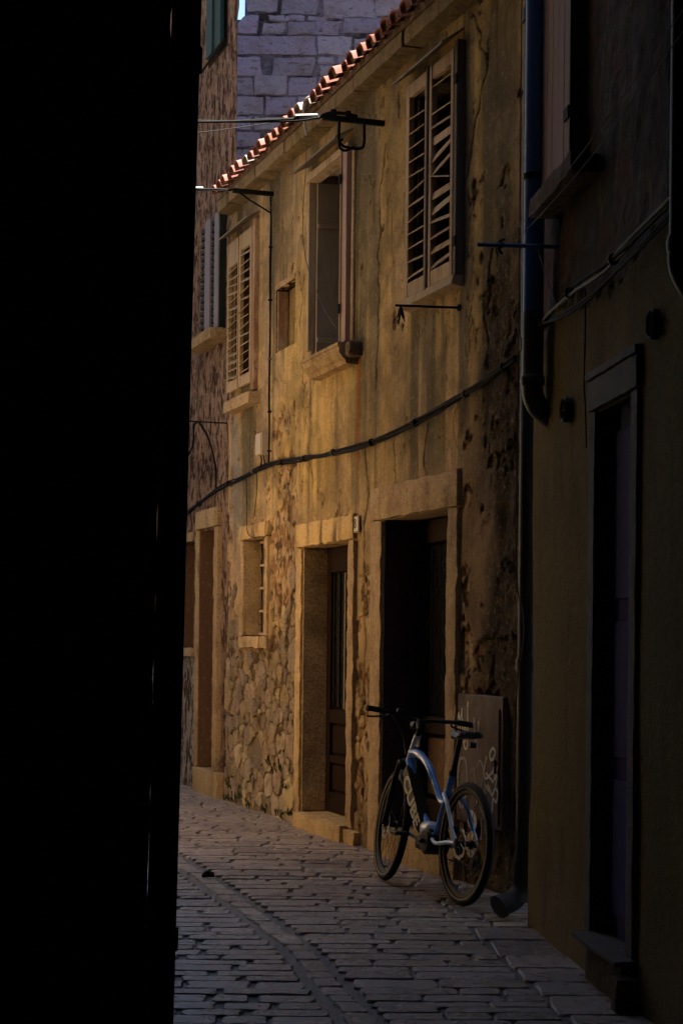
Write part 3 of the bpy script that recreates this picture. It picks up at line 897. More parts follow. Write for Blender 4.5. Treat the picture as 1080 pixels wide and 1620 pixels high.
# ---- shutters
def leaf(name, x0, x1, z0, z1, y0, y1, n, broken=(), m=M_WOOD, tilt=38, plain_top=0.0, missing=()):
    L_ = empty(name); L_.parent = MAIN
    st = .045
    for (a, c) in ((x0, x0 + st), (x1 - st, x1)):
        MB().box(a, c, y0, y1, z0, z1, .004, .0015).build('stile', m, L_)
    zt = z1 - .09 - plain_top
    MB().box(x0 + st + .001, x1 - st - .001, y0 + .003, y1 - .003, z0, z0 + .1, .004).build('rail', m, L_)
    MB().box(x0 + st + .001, x1 - st - .001, y0 + .003, y1 - .003, zt, z1, .004).build('rail', m, L_)
    pitch = (zt - z0 - .1) / n
    for i in range(n):
        z = z0 + .1 + pitch * (i + .5)
        if i in missing: continue
        a = R(tilt + random.uniform(-5, 5))
        roll = random.uniform(-.012, .012)
        if i in broken: a = R(broken[i][0]); roll = broken[i][1]
        w = .05 if n < 15 and x0 > 0 else .078; t = .0036
        xa, xb = x0 + st - .004, x1 - st + .004
        mb = MB(); mb.box(xa, xb, -w / 2 - .006, w / 2, -t, t, .002)
        cy = (y0 + y1) / 2
        V = []
        xm = (xa + xb) / 2
        for (vx, vy, vz) in mb.v:
            yy = vy * math.cos(a) - vz * math.sin(a); zz = vy * math.sin(a) + vz * math.cos(a)
            zz += (vx - xm) * roll * 8
            V.append((vx, cy + yy, z + zz))
        mb.v = V
        mb.build('slat', m, L_)
    return L_
leaf('shutter', .7, 1.09, 3.84, 5.29, -.062, -.02, 13, m=M_WOOD, missing=(12,))
leaf('shutter', 1.125, 1.55, 3.84, 5.29, -.062, -.02, 14, {4: (70, .01), 5: (75, .0), 6: (10, -.03), 7: (62, .02), 8: (66, .02), 9: (85, 0), 0: (55, .01), 1: (60, .0)}, missing=(12,))
MB().box(1.092, 1.122, -.075, -.018, 3.82, 5.3, .004).build('shutter_post', M_WOODD, MAIN)
MB().box(1.553, 1.6, -.058, .02, 3.78, 5.33, .004).build('casing_board', M_WOODD, MAIN)
MB().box(.655, .697, -.05, .02, 3.82, 5.3, .004).build('casing_board', M_WOOD, MAIN)
for z in (4.05, 5.08):
    MB().box(1.555, 1.605, -.066, -.056, z - .03, z + .03, .002).build('hinge', M_IRON, MAIN)
MB().prism([(-.085, 3.775), (.02, 3.755), (.02, 3.83), (-.07, 3.835)], 0, .655, 1.605).build('window_sill', M_WOOD, MAIN)
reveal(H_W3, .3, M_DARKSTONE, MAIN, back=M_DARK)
def hood(x0, x1, yo, zi, zo, t=.014):
    MB().prism([(.02, zi), (-yo, zo), (-yo, zo + t), (.02, zi + t)], 0, x0, x1).build('window_hood', M_SLATE, MAIN)
hood(.62, 1.56, .15, 5.42, 5.3)
leaf('shutter', -4.125, -3.72, 3.82, 5.22, -.05, -.012, 15, m=M_WOOD, plain_top=.14)
leaf('shutter', -3.7, -3.29, 3.82, 5.22, -.05, -.012, 14, m=M_WOOD, plain_top=.06)
MB().box(-3.718, -3.702, -.06, -.01, 3.81, 5.22, .004).build('shutter_post', M_WOODR, MAIN)
MB().box(-3.285, -3.2, -.045, .02, 3.74, 5.27, .004).build('casing_board', M_WOODR, MAIN)
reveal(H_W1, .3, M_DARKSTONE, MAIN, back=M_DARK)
hood(-4.19, -3.2, .12, 5.34, 5.27)
MB().stone(-4.02, -3.12, -.11, .03, 3.61, 3.72, .05, .005, .015, 51).build('window_sill', M_FRAME, MAIN, True, None, 50)
# middle window: inner boards folded back in the deep reveal
reveal(H_W2, .42, M_GREYPANEL, MAIN, back=M_DARK)
MB().box(-1.612, -1.585, .03, .4, 3.76, 5.2, .004).build('folded_shutter', M_GREYPANEL, MAIN)
for z in (3.93, 4.85):
    MB().box(-1.586, -1.57, .035, .395, z - .018, z + .018, .004).build('shutter_rail', M_GREYPANEL, MAIN)
MB().box(-1.665, -1.618, -.03, .03, 3.84, 5.25, .004, .002).build('frame_post', M_WOOD, MAIN)
MB().box(-.7, -.6, -.055, .03, 3.76, 5.24, .004, .002).build('frame_post', M_PINKBOARD, MAIN)
MB().box(-.715, -.7, -.068, -.04, 3.77, 5.24, .003).build('frame_edge', M_WOOD, MAIN)
MB().box(-.595, -.54, -.02, .02, 3.76, 5.22, .008, .003).build('frame_edge', M_FRAME, MAIN)
MB().box(-1.66, -.6, -.05, .06, 5.2, 5.262, .004, .002).build('frame_head', M_WOOD, MAIN)
for z in (4.02, 5.0):
    MB().box(-.725, -.69, -.078, -.066, z - .035, z + .035, .002).build('hinge', M_IRON, MAIN)
hood(-1.76, -.62, .14, 5.37, 5.285)
sill = MB()
prof = [(.06, 3.74), (-.155, 3.725), (-.16, 3.70), (-.15, 3.695), (-.145, 3.65), (-.12, 3.615), (-.1, 3.6), (-.09, 3.57), (.02, 3.565)]
sill.prism(prof, 0, -1.36, -.46)
sill.build('window_sill', M_FRAME, MAIN)
MB().stone(-.46, -.35, -.11, .02, 3.61, 3.73, .03, .012, .03, 61).build('broken_sill_end', M_DARKSTONE, MAIN, True, None, 50)

# ================================================================== ROUGHCAST HOUSE (far)
FAR = empty('roughcast_house', (.243, 12.748, 0), math.atan2(-1, .333))
tag(FAR, 'tall brown-pink roughcast house at the far end of the lane', 'house')
FH = [(-5.22, -4.62, .24, 2.58), (-6.1, -5.56, 1.42, 2.5), (-5.2, -4.4, 4.5, 5.62), (-5.15, -4.42, 7.2, 8.6)]
def far_fn(X, Z):
    n1 = fbm(X * 2, Z * 1.2, 5, 81); n2 = fbm(X * 14, Z * 6, 3, 82); n3 = fbm(X * 5, Z * .8, 4, 83)
    C = np.zeros(X.shape + (3,)) + np.array((.33, .21, .16))
    C = mixc(C, (.22, .125, .085), sstep(.42, .62, n1))
    C = mixc(C, (.1, .06, .04), sstep(.56, .66, n2) * sstep(.35, .55, n3))
    C = mixc(C, (.38, .36, .33), sstep(1.45, 1.3, Z) * sstep(-5.3, -5.45, X))
    C = mixc(C, (.42, .3, .22), sstep(2.4, 2.8, Z) * .3)
    Y = (n1 - .5) * .03 + (n2 - .5) * .03 + (fbm(X * 22, Z * 12, 2, 84) - .5) * .014
    fade = np.ones(X.shape)
    for h in FH:
        dx = np.maximum(np.maximum(h[0] - X, X - h[1]), 0); dz = np.maximum(np.maximum(h[2] - Z, Z - h[3]), 0)
        fade = np.minimum(fade, sstep(0, .06, np.hypot(dx, dz)))
    return Y * fade + .01, C
wall_grid('wall', -10.5, SL - .001, -.03, 5.6, .022, FH, far_fn, M_ROUGHCAST, FAR)
wall_grid('upper_wall', -10.5, -4.07, 5.6, 10.5, .024, FH, far_fn, M_ROUGHCAST, FAR)
b = MB()
b.add([(-4.07, .01, 5.6), (-10.5, 1.3, 5.6), (-10.5, 1.3, 10.5), (-4.07, .01, 10.5), (-10.5, .01, 10.5), (-10.5, .01, 0), (-10.5, 1.3, 0), (-4.2, .6, 0), (-4.2, .6, 5.6), (-4.2, .02, 5.6)],
      [(0, 1, 2, 3), (3, 2, 4), (4, 2, 6, 5), (6, 1, 8, 7), (0, 9, 8, 1)])
b.build('side_walls', M_GENWALL, FAR)
for k_, h in enumerate(FH): reveal(h, .3 if k_ < 2 else .05, M_DOORR, FAR, back=M_DARK, y0=.15 if k_ == 0 else 0)
FF = dict(parent=FAR)
frame_piece('jamb_stone', -4.618, -4.46, -.035, .17, .24, 2.6, seed=71, **FF)
frame_piece('jamb_stone', -5.36, -5.222, -.035, .17, .24, 2.6, seed=72, **FF)
frame_piece('lintel_stone', -5.36, -4.46, -.04, .17, 2.602, 2.79, seed=73, **FF)
frame_piece('door_step', -5.3, -4.32, -.06, .2, -.03, .236, seed=74, **FF)
MB().box(-5.226, -5.204, -.02, .3, .24, 2.6, .002).build('reveal_face', M_DOORR, FAR)
FD = empty('door'); FD.parent = FAR
MB().box(-5.21, -4.63, .19, .22, .245, 2.57, .003).build('leaf', M_DOORR, FD)
for (a, c) in ((.32, 1.0), (1.1, 1.75), (1.85, 2.45)):
    for (xa, xb) in ((-5.16, -4.95), (-4.89, -4.68)):
        MB().box(xa, xb, .175, .188, a, c, .01).build('door_panel', M_DOORR, FD)
MB().tube([(-4.7, .14, 1.2), (-4.7, .14, 1.3)], .01, 6).build('handle', M_IRON, FD, True)
frame_piece('sill_stone', -6.15, -5.5, -.04, .12, 1.33, 1.418, seed=75, **FF)
frame_piece('lintel_stone', -6.15, -5.5, -.03, .12, 2.502, 2.6, seed=76, **FF)
# upper window with its leaves standing out from the wall
def far_leaf(x, wd, z0, z1, y0, m, ang):
    c, s_ = math.cos(ang), math.sin(ang)
    mb = MB(); mb.box(0, wd, -.017, .017, z0, z1, .003)
    mb.v = [(x + v[0] * c - v[1] * s_, y0 + v[0] * s_ + v[1] * c, v[2]) for v in mb.v]
    return mb.build('shutter', m, FAR)
for (a, c, m_) in ((-4.98, -4.78, M_LILAC), (-4.6, -4.4, M_LILAC)):
    MB().box(a, c, -.06, -.015, 4.5, 5.62, .004).build('shutter_stile', m_, FAR)
for (a, c) in ((-5.2, -4.985), (-4.775, -4.605)):
    lv = MB()
    for q in range(16):
        lv.box(a, c, -.045, -.015, 4.52 + q * .068, 4.52 + q * .068 + .045, .004)
    lv.build('louvre_panel', M_GREEND, FAR)
MB().stone(-5.3, -4.3, -.17, .05, 4.37, 4.48, .05, .006, .02, 77).build('window_sill', M_FRAME, FAR, True, None, 50)
MB().box(-4.44, -4.4, -.06, .05, 4.49, 5.63, .004).build('frame_post', M_GREEND, FAR)
MB().box(-5.06, -4.83, -.05, -.01, 7.25, 8.6, .004).build('shutter', M_TEAL, FAR)
MB().box(-4.825, -4.58, -.03, .01, 7.27, 8.6, .004).build('shutter', M_TEAL, FAR)
MB().tube([(-5.2, -.06, 7.16), (-4.3, -.06, 7.22)], .012, 6).build('iron_bar', M_IRON, FAR, True)

# ================================================================== STONE TOWER
TY = 24.0
TOW = empty('stone_tower', (0, TY, 0))
tag(TOW, 'sky-tinted squared-stone tower wall rising behind the tiled roof', 'tower')
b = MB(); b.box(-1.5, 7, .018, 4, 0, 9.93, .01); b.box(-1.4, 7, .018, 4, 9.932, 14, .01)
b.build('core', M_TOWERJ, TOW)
px = 24.0 / 2800
def tx(u, v): return (u - 540 - .0105 * (1015 - v)) * px
def tz(u, v): return 1.5 + (1015 - v + .0105 * (u - 540)) * px
BL = [  # ashlar outlines measured on the wall face: left, right, top, bottom (in wall units)
 (390, 443, -22, 18), (446, 508, -24, 22), (512, 592, -20, 27), (594, 650, -16, 26), (654, 720, -20, 20), (724, 800, -22, 24),
 (372, 408, 24, 52), (426, 449, 24, 33), (451, 483, 24, 33), (485, 520, 25, 32), (415, 452, 35, 53), (455, 497, 34, 55), (499, 540, 32, 54), (543, 603, 29, 52), (606, 660, 29, 50), (664, 740, 25, 52),
 (371, 498, 57, 84), (501, 556, 57, 86), (559, 580, 60, 85), (583, 650, 55, 84), (653, 740, 56, 84),
 (370, 410, 89, 119), (431, 500, 90, 119), (503, 527, 89, 100), (505, 530, 103, 119), (534, 600, 88, 118), (603, 690, 87, 118),
 (370, 400, 122, 149), (402, 453, 120, 149), (456, 500, 121, 150), (503, 560, 122, 149), (563, 640, 121, 150),
 (369, 417, 153, 181), (420, 468, 154, 181), (471, 515, 153, 180), (518, 590, 153, 181),
 (369, 398, 184, 205), (401, 450, 185, 206), (453, 520, 184, 206), (523, 570, 184, 206),
 (368, 410, 209, 232), (432, 470, 210, 232), (473, 540, 209, 231),
 (367, 400, 236, 262), (403, 440, 236, 261), (443, 500, 236, 262), (366, 395, 265, 292), (398, 440, 265, 293), (365, 420, 296, 325), (424, 480, 266, 320)]
rg = random.Random(8)
for i, (u0, u1, v0, v1) in enumerate(BL):
    x0, x1 = tx(u0, v0), tx(u1, v0); z1, z0 = tz(u0, v0), tz(u0, v1)
    w = x1 - x0; h = z1 - z0; j = lambda a: rg.uniform(-a, a)
    k = rg.uniform(-.06, .06)
    P = [(x0 + j(.02), z0 + j(.012)), (x0 + w * .3, z0 + j(.014)), (x0 + w * .7, z0 + j(.014)), (x1 + j(.02) + k, z0 + j(.012)), (x1 + j(.015) + k * .5, z0 + h * .5),
         (x1 + j(.02), z1 + j(.012)), (x0 + w * .7, z1 + j(.014)), (x0 + w * .35, z1 + j(.014)), (x0 + j(.02), z1 + j(.012)), (x0 + j(.012), z0 + h * .5)]
    P = [(a + (.008 if a > (x0 + x1) / 2 else -.008), z + (.007 if z > (z0 + z1) / 2 else -.007)) for a, z in P]
    P = [(max(-1.52 if z < 9.9 else -1.41, a), z) for a, z in P]
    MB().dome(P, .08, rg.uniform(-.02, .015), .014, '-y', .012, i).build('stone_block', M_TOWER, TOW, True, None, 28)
# simple coursed blocks where the roof hides most of the wall
ob = MB(); z = .05
while z < 13.8:
    h = rg.uniform(.24, .36); x = -1.3
    while x < 6.8:
        w = rg.uniform(.4, 1.0)
        if not (7.3 < z + h / 2 < 10.45 and x < 2.1):
            ob.dome([(x + .01, z + .01), (x + w - .01, z + .01), (x + w - .01, z + h - .01), (x + .01, z + h - .01)], .08, rg.uniform(-.015, .02), .02, '-y', .01, 0)
        x += w
    z += h
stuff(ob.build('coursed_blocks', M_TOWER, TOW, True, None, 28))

LE = empty('garden_wall', (0, 25.2, 0))
tag(LE, 'low stone garden wall closing the far end of the lane', 'wall')
MB().box(-16, -2.2, .02, .3, -.03, 2.0, .02).build('wall', M_DARKSTONE, LE)
x = -16.0; k = 0
while x < -2.3:
    w = random.uniform(.5, .8)
    MB().stone(x + .006, min(x + w, -2.2) - .006, -.04, .36, 2.003, 2.09, .1, .008, .02, k).build('coping_stone', M_DARKSTONE, LE, True, None, 50)
    x += w; k += 1
TALL = empty('tower_shade_blocker', (0, 0, 0))  # unseen block added to keep the sun off the tower face
tag(TALL, 'unseen tall block added to shade the tower face', 'house')
MB().box(3.0, 9, 19.5, 23.95, 0, 21, .02).build('wall', M_GENWALL, TALL)
MB().prism([(2.8, 21.0), (9.2, 21.0), (6, 22.2)], 1, 19.3, 24.0).build('roof', M_TILE, TALL)
BACK = empty('eave_shade_blocker', (0, 0, 0))  # unseen block added to cast shade on the near eave tiles
tag(BACK, 'unseen tall block added to shade the near eave tiles', 'house')
MB().box(5.0, 10, 4.0, 10.55, 0, 17, .02).build('wall', M_GENWALL, BACK)
MB().prism([(4.8, 17.0), (10.2, 17.0), (7.5, 18.2)], 1, 3.8, 10.55).build('roof', M_TILE, BACK)
# ================================================================== RIGHT HOUSE
RH = empty('shaded_ochre_house', (1.013, 9.462, 0), math.atan2(-2.121, .209))
tag(RH, 'dark ochre plastered house in deep shade with navy door', 'house')
RHOLES = [(1.45, 2.07, .2, 2.55), (.3, .98, 3.9, 5.4)]
def right_fn(X, Z):
    n1 = fbm(X * 1.5, Z * .9, 5, 91); n2 = fbm(X * 6, Z * 6, 6, 92, .6); n3 = fbm(X * 9, Z * 6, 4, 93)
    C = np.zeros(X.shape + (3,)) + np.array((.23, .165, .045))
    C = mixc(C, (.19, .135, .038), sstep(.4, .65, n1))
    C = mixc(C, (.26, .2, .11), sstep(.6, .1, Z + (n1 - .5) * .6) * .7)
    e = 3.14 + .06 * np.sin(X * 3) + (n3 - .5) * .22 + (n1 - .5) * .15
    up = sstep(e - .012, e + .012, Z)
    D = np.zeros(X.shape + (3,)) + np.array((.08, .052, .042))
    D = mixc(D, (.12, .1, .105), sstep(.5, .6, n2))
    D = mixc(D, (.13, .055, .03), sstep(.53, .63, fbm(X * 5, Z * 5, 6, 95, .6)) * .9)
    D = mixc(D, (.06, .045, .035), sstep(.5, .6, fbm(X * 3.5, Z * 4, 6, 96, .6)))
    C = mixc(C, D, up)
    Y = (fbm(X * .8, Z * .6, 3, 97) - .5) * .03 + up * (.022 + (n3 - .5) * .03)
    Y = Y + .05 * sstep(.35, 0, X) * sstep(2.9, 2.3, Z) * (fbm(X * 0 + 1, Z * 1.1, 3, 98) - .5)
    fade = np.ones(X.shape)
    for h in RHOLES:
        dx = np.maximum(np.maximum(h[0] - X, X - h[1]), 0); dz = np.maximum(np.maximum(h[2] - Z, Z - h[3]), 0)
        fade = np.minimum(fade, sstep(0, .06, np.hypot(dx, dz)))
    return Y * fade, C
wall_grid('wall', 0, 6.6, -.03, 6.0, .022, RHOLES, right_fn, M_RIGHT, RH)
b = MB()
b.box(0.0, 6.6, .04, .4, 6.003, 14.5, .005)
b.box(.004, .25, .03, 3.25, -.03, 6.0, .01); b.box(.004, .25, .42, 3.25, 6.005, 14.5, .01)
b.box(6.35, 6.6, .03, 3.25, -.03, 6.0, .01); b.box(6.35, 6.6, .42, 3.25, 6.005, 14.5, .01)
b.box(0, 6.6, 3.26, 3.5, -.03, 14.5, .01)
b.build('upper_walls', M_GENWALL, RH)
MB().prism([(-.25, 14.51), (3.75, 14.51), (1.75, 15.4)], 0, -.2, 6.8).build('roof', M_TILE, RH)
RF = dict(parent=RH, m=M_PALEFRAME, amp=.003, rnd=.008)
frame_piece('jamb_stone', 1.345, 1.448, -.022, .16, .2, 2.56, seed=101, **RF)
frame_piece('jamb_stone', 2.072, 2.175, -.022, .16, .2, 2.56, seed=102, **RF)
frame_piece('lintel_stone', 1.335, 2.185, -.03, .16, 2.562, 2.7, seed=103, **RF)
frame_piece('lintel_moulding', 1.32, 2.2, -.04, .03, 2.703, 2.74, seed=104, **RF)
frame_piece('door_step', 1.42, 2.2, -.1, .16, .172, .198, seed=105, **RF)
frame_piece('step_riser', 1.5, 2.12, -.05, .1, -.03, .17, seed=106, parent=RH, m=M_DARKSTONE)
frame_piece('step_block', 2.125, 2.24, -.1, .03, -.03, .13, seed=107, parent=RH, m=M_DARKSTONE)
ND = empty('door'); ND.parent = RH
MB().box(1.45, 2.07, .065, .105, .2, 2.56, .003).build('leaf', M_BLUEDOOR, ND)
for (a, c) in ((.3, .9), (1.0, 1.6), (1.7, 2.45)):
    MB().box(1.53, 1.99, .053, .064, a, c, .008).build('door_panel', M_BLUEDOOR, ND)
MB().tube([(1.52, .03, 1.12), (1.52, .03, 1.24)], .009, 6).build('handle', M_IRON, ND, True)
# boarded window above
PB = empty('board_shutter'); PB.parent = RH
for q in range(6):
    x = .2 + q * .132
    MB().box(x + .001, x + .13, -.045, -.012, 3.83, 5.45, .003, .001).build('board', M_PINKBOARD, PB)
MB().box(.995, 1.01, -.05, .02, 3.82, 5.46, .003).build('edge_board', M_WOODD, PB)
for z in (4.05, 5.1):
    MB().box(.9, 1.0, -.058, -.047, z - .03, z + .03, .003).build('hinge', M_IRON, PB)
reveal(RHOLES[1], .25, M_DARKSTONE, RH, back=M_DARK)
MB().stone(.42, 1.36, -.13, .03, 3.66, 3.765, .05, .008, .025, 111).build('window_sill', M_DARKSTONE, RH, True, None, 50)

def to_world(root, p):
    c, s_ = math.cos(root.rotation_euler.z), math.sin(root.rotation_euler.z)
    return Vector((root.location.x + p[0] * c - p[1] * s_, root.location.y + p[0] * s_ + p[1] * c, p[2]))
def W(p): return to_world(MAIN, p)
def WR(p): return to_world(RH, p)

# ================================================================== LEFT HOUSE, LIGHT-SHAPING PASSAGE AND OPPOSITE HOUSES
LH = empty('corner_house', (-.4045, 3.5, 0))
tag(LH, 'black silhouetted house corner filling the left of the view', 'house')
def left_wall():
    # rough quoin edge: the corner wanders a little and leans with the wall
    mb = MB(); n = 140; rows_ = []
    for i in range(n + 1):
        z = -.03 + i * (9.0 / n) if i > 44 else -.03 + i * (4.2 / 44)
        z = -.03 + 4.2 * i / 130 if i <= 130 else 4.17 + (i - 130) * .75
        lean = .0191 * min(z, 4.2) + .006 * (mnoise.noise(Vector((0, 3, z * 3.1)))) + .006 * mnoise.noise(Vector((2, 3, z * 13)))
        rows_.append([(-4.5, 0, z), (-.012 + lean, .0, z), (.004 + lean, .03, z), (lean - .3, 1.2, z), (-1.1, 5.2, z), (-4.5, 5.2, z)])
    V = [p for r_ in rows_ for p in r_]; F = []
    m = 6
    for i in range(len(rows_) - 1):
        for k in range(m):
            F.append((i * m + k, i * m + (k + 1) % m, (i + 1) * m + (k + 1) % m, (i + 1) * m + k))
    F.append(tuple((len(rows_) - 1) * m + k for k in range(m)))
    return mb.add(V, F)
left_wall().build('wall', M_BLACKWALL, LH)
POST = empty('leaning_drainpipe', (-.3605, 3.42, 0))
tag(POST, 'black leaning drainpipe beside the dark corner at left', 'pipe')
def post_c(z): return (.0184 * z + .0015 * math.sin(z * 2), 0, z)
MB().tube([post_c(-.03 + i * .12) for i in range(40)], .0285, 16).build('pipe', M_PIPED, POST, True)
for z in (.9, 2.6):
    c = post_c(z)
    MB().tube([(c[0], c[1], z), (c[0] + .0005, c[1], z + .045)], .0335, 16).build('collar', M_PIPED, POST, True)
for z in (.33, 1.16, 1.98, 2.9):
    c = post_c(z)
    MB().box(c[0] - .06, c[0] - .026, .0, .05, z - .02, z + .02, .003).build('bracket', M_IRON, POST)

PS = empty('shading_passage', (0, 0, 0))  # unseen passage and overhead blocks, added to cut sky light near the camera
tag(PS, 'unseen covered passage added to keep the near lane dark', 'passage')
b = MB()
b.box(-2.6, 2.4, -4.4, 2.9, 3.35, 3.6, .01)
b.box(-2.85, -2.61, -4.4, 3.45, -.03, 9, .01)
b.box(2.41, 2.65, -4.4, 2.9, -.03, 9, .01)
b.box(-2.85, 2.65, -4.65, -4.41, -.03, 9, .01)
b.box(-2.6, 2.4, -4.4, 2.9, 3.61, 9, .01)
b.box(-.75, 1.38, 2.91, 6.1, 3.98, 9, .01)
b.box(-1.05, 1.12, 6.11, 8.0, 4.72, 9, .01)
b.build('shading_blocks', M_BLACKWALL, PS)

OP = empty('bounce_house', W((0, -2.65, 0)), MAIN.rotation_euler.z)  # unseen reflector house, sized and coloured to throw warm light on the facade
tag(OP, 'unseen apricot house across the lane, shaped to bounce warm light', 'house')
oh = [(-2.8, -2.2, 5.2, 6.4), (-1.6, -1.0, 5.2, 6.4)]
def opp_fn(X, Z):
    return -(fbm(X * 2, Z * 2, 3, 121) - .5) * .02, np.zeros(X.shape + (3,)) + .5
wall_grid('wall', -3.0, -.75, -.03, 3.3, .1, oh, opp_fn, M_OPP, OP, False)
wall_grid('upper_wall', -3.0, -.75, 3.3, 13.5, .1, oh, opp_fn, M_OPPG, OP, False)  # upper part kept dark so the bounce stays low
for h in oh: reveal(h, -.25, M_OPP, OP, back=M_DARK)
b = MB(); b.box(-3.0, -.75, -4, -.35, 0, 13.5, .01); b.build('rear_walls', M_OPP, OP)
MB().box(-3.0, -.75, -4.2, .2, 13.51, 13.62, .01).build('roof', M_TILE, OP)
OG = empty('far_bounce_blocker', W((0, -2.75, 0)), MAIN.rotation_euler.z)  # unseen dark block added so the far end gets less bounce
tag(OG, 'unseen dark block beyond the apricot house, added to limit the bounce light', 'house')
MB().box(-15, -3.02, -4, .0, -.03, 13, .01).build('wall', M_OPPG, OG)
OB = empty('gap_light_blocker', W((0, -2.65, 0)), MAIN.rotation_euler.z)  # unseen dark filler added to stop light through the gap
tag(OB, 'unseen dark filler blocking light between the black corner and the apricot house', 'house')
MB().box(-.73, 3.2, -4, -.1, -.03, 13, .01).build('wall', M_OPPG, OB)
MB().box(-.73, 3.3, -4.2, .1, 13.01, 13.1, .01).build('roof', M_TILE, OB)
MB().box(-15.2, -3.02, -4.2, .3, 13.01, 13.12, .01).build('roof', M_TILE, OG)

# ================================================================== PIPES
RP = empty('rainwater_pipe', WR((.3, -.07, 0)), RH.rotation_euler.z)
tag(RP, 'blue-grey plastic rainwater pipe ending in an elbow on the house corner', 'pipe')
MB().tube([(0, 0, 3.2), (0, 0, 6.5)], .054, 20).build('upper_pipe', M_PIPEB, RP, True)
MB().tube([(0, 0, 2.87), (0, 0, 3.215)], .0555, 20).build('lower_pipe', M_PIPEG, RP, True)
MB().tube([(0, 0, 2.83), (0, 0, 2.845), (0, 0, 2.875), (0, 0, 2.89)], [.057, .064, .064, .057], 20).build('socket', M_PIPEG, RP, True)
el = [(0, 0, 2.86)]
for k in range(9):
    a = R(62) * k / 8
    el.append((.02 * (1 - math.cos(a)), .13 * (1 - math.cos(a)), 2.82 - .15 * math.sin(a)))
t = Vector(el[-1]) - Vector(el[-2]); t.normalize()
el.append(Vector(el[-1]) + t * .12)
MB().tube(el, .056, 20).build('elbow', M_PIPEG, RP, True)
for z in (3.9, 5.2):
    MB().tube([(0, 0, z), (0, 0, z + .03)], .0575, 20).build('clip', M_IRON, RP, True)

CP = empty('cast_iron_downpipe', (1.0, 9.68, 0))
tag(CP, 'black cast-iron downpipe with outturned shoe between the two houses', 'pipe')
MB().tube([(.012 + .0 * i, 0, .22 + i * .35) for i in range(19)], .05, 18).build('pipe', M_PIPED, CP, True)
MB().tube(curve_pts([(.012, 0, .3), (.0, 0, .17), (-.05, -.03, .1), (-.12, -.07, .075)], 6), [.055] * 10 + [.058] * 9, 18).build('shoe', M_PIPED, CP, True)
MB().tube([(-.115, -.067, .077), (-.135, -.08, .068)], .066, 18).build('shoe_rim', M_PIPED, CP, True)
for z in (1.35, 3.1, 4.9):
    MB().tube([(.012, 0, z), (.012, 0, z + .07)], .06, 18).build('collar', M_PIPED, CP, True)
WRp = MB()
wl = [(.94, 9.62, 6.2), (.945, 9.62, 3.2), (.945, 9.62, 1.95), (.985, 9.6, 1.6), (.955, 9.62, 1.25), (.935, 9.63, .55), (.925, 9.63, .22)]
WRp.tube(curve_pts(wl, 8), .004, 5)
tag(WRp.build('loose_wire', M_CABLEG, None, True), 'thin pale wire running down the black downpipe', 'wire')

NP = empty('near_rainwater_pipe', WR((3.0, -.075, 0)), RH.rotation_euler.z)
tag(NP, 'dark rainwater pipe at the right edge bending into the wall', 'pipe')
MB().tube([(0, 0, 2.98), (0, 0, 6.5)], .052, 18).build('pipe', M_PIPED, NP, True)
MB().tube([(0, 0, 2.93), (0, 0, 2.95), (0, 0, 2.98), (0, 0, 3.0)], [.055, .062, .062, .055], 18).build('socket', M_PIPED, NP, True)
MB().tube(curve_pts([(0, 0, 2.96), (0, 0, 2.88), (.03, .05, 2.78), (.06, .16, 2.7)], 6), .053, 18).build('elbow', M_PIPED, NP, True)

# ================================================================== CABLES, BRACKETS, RODS
def bundle(name, label, ctrl, n, r, spread, m=M_CABLE, cat='cable', seed=0, clips=0):
    root = empty(name, (0, 0, 0))
    tag(root, label, cat)
    rg = random.Random(seed)
    base = curve_pts(ctrl, 10)
    for k in range(n):
        ph = rg.uniform(0, 6.28); fr = rg.uniform(.25, .6)
        P = []
        for i, p in enumerate(base):
            a = ph + i * fr * .35
            P.append(p + Vector((math.cos(a) * spread * .4, math.cos(a) * spread * .4, math.sin(a) * spread)) + Vector((0, 0, rg.uniform(-.002, .002))))
        MB().tube(P, r * rg.uniform(.75, 1.2), 6).build('strand', m if (k or n == 1) else M_CABLE, root, True)
    for k in range(clips):
        i = int((k + .5) / clips * (len(base) - 1))
        p = base[i]; t = (base[min(i + 1, len(base) - 1)] - base[max(0, i - 1)]).normalized()
        MB().tube([p - t * .008, p + t * .008], spread + r * 1.3, 8).build('clip', M_CABLEG if k % 3 == 0 else M_IRON, root, True)
    return root
bundle('facade_cable_bundle', 'thick black cable bundle slung across the ochre facade', [W((s_, -.035, z)) for s_, z in ((-6.6, 2.66), (-5.7, 2.80), (-4.47, 2.945), (-3.66, 2.985), (-2.7, 3.02), (-1.9, 2.985), (-1.36, 2.97), (-.43, 2.94), (.39, 2.95), (1.34, 3.02), (2.07, 3.1), (2.5, 3.18))], 6, .009, .017, seed=1, clips=11)
bundle('riser_cable', 'vertical black cable running down the facade from the small bracket', [W((s_, -.025, z)) for s_, z in ((-2.77, 5.36), (-2.745, 5.1), (-2.755, 4.7), (-2.74, 4.2), (-2.745, 3.7), (-2.72, 3.3), (-2.74, 3.04))], 3, .008, .008, seed=2, clips=6)
JB = tag(MB().box(-2.98, -2.80, -.075, -.004, 3.12, 3.315, .006).build('junction_box', M_BOX, None), 'small cream junction box beside the vertical black cable', 'box')
JB.location = MAIN.location; JB.rotation_euler = MAIN.rotation_euler
MB().box(-2.972, -2.808, -.082, -.077, 3.128, 3.307, .002).build('lid', M_BOX, JB)
MB().tube(curve_pts([(-2.9, -.05, 3.115), (-2.88, -.05, 3.06), (-2.98, -.045, 3.0)], 6), .006, 6).tube(curve_pts([(-2.83, -.05, 3.115), (-2.8, -.05, 3.08), (-2.79, -.045, 3.03)], 6), .006, 6).build('lead', M_CABLE, JB, True)

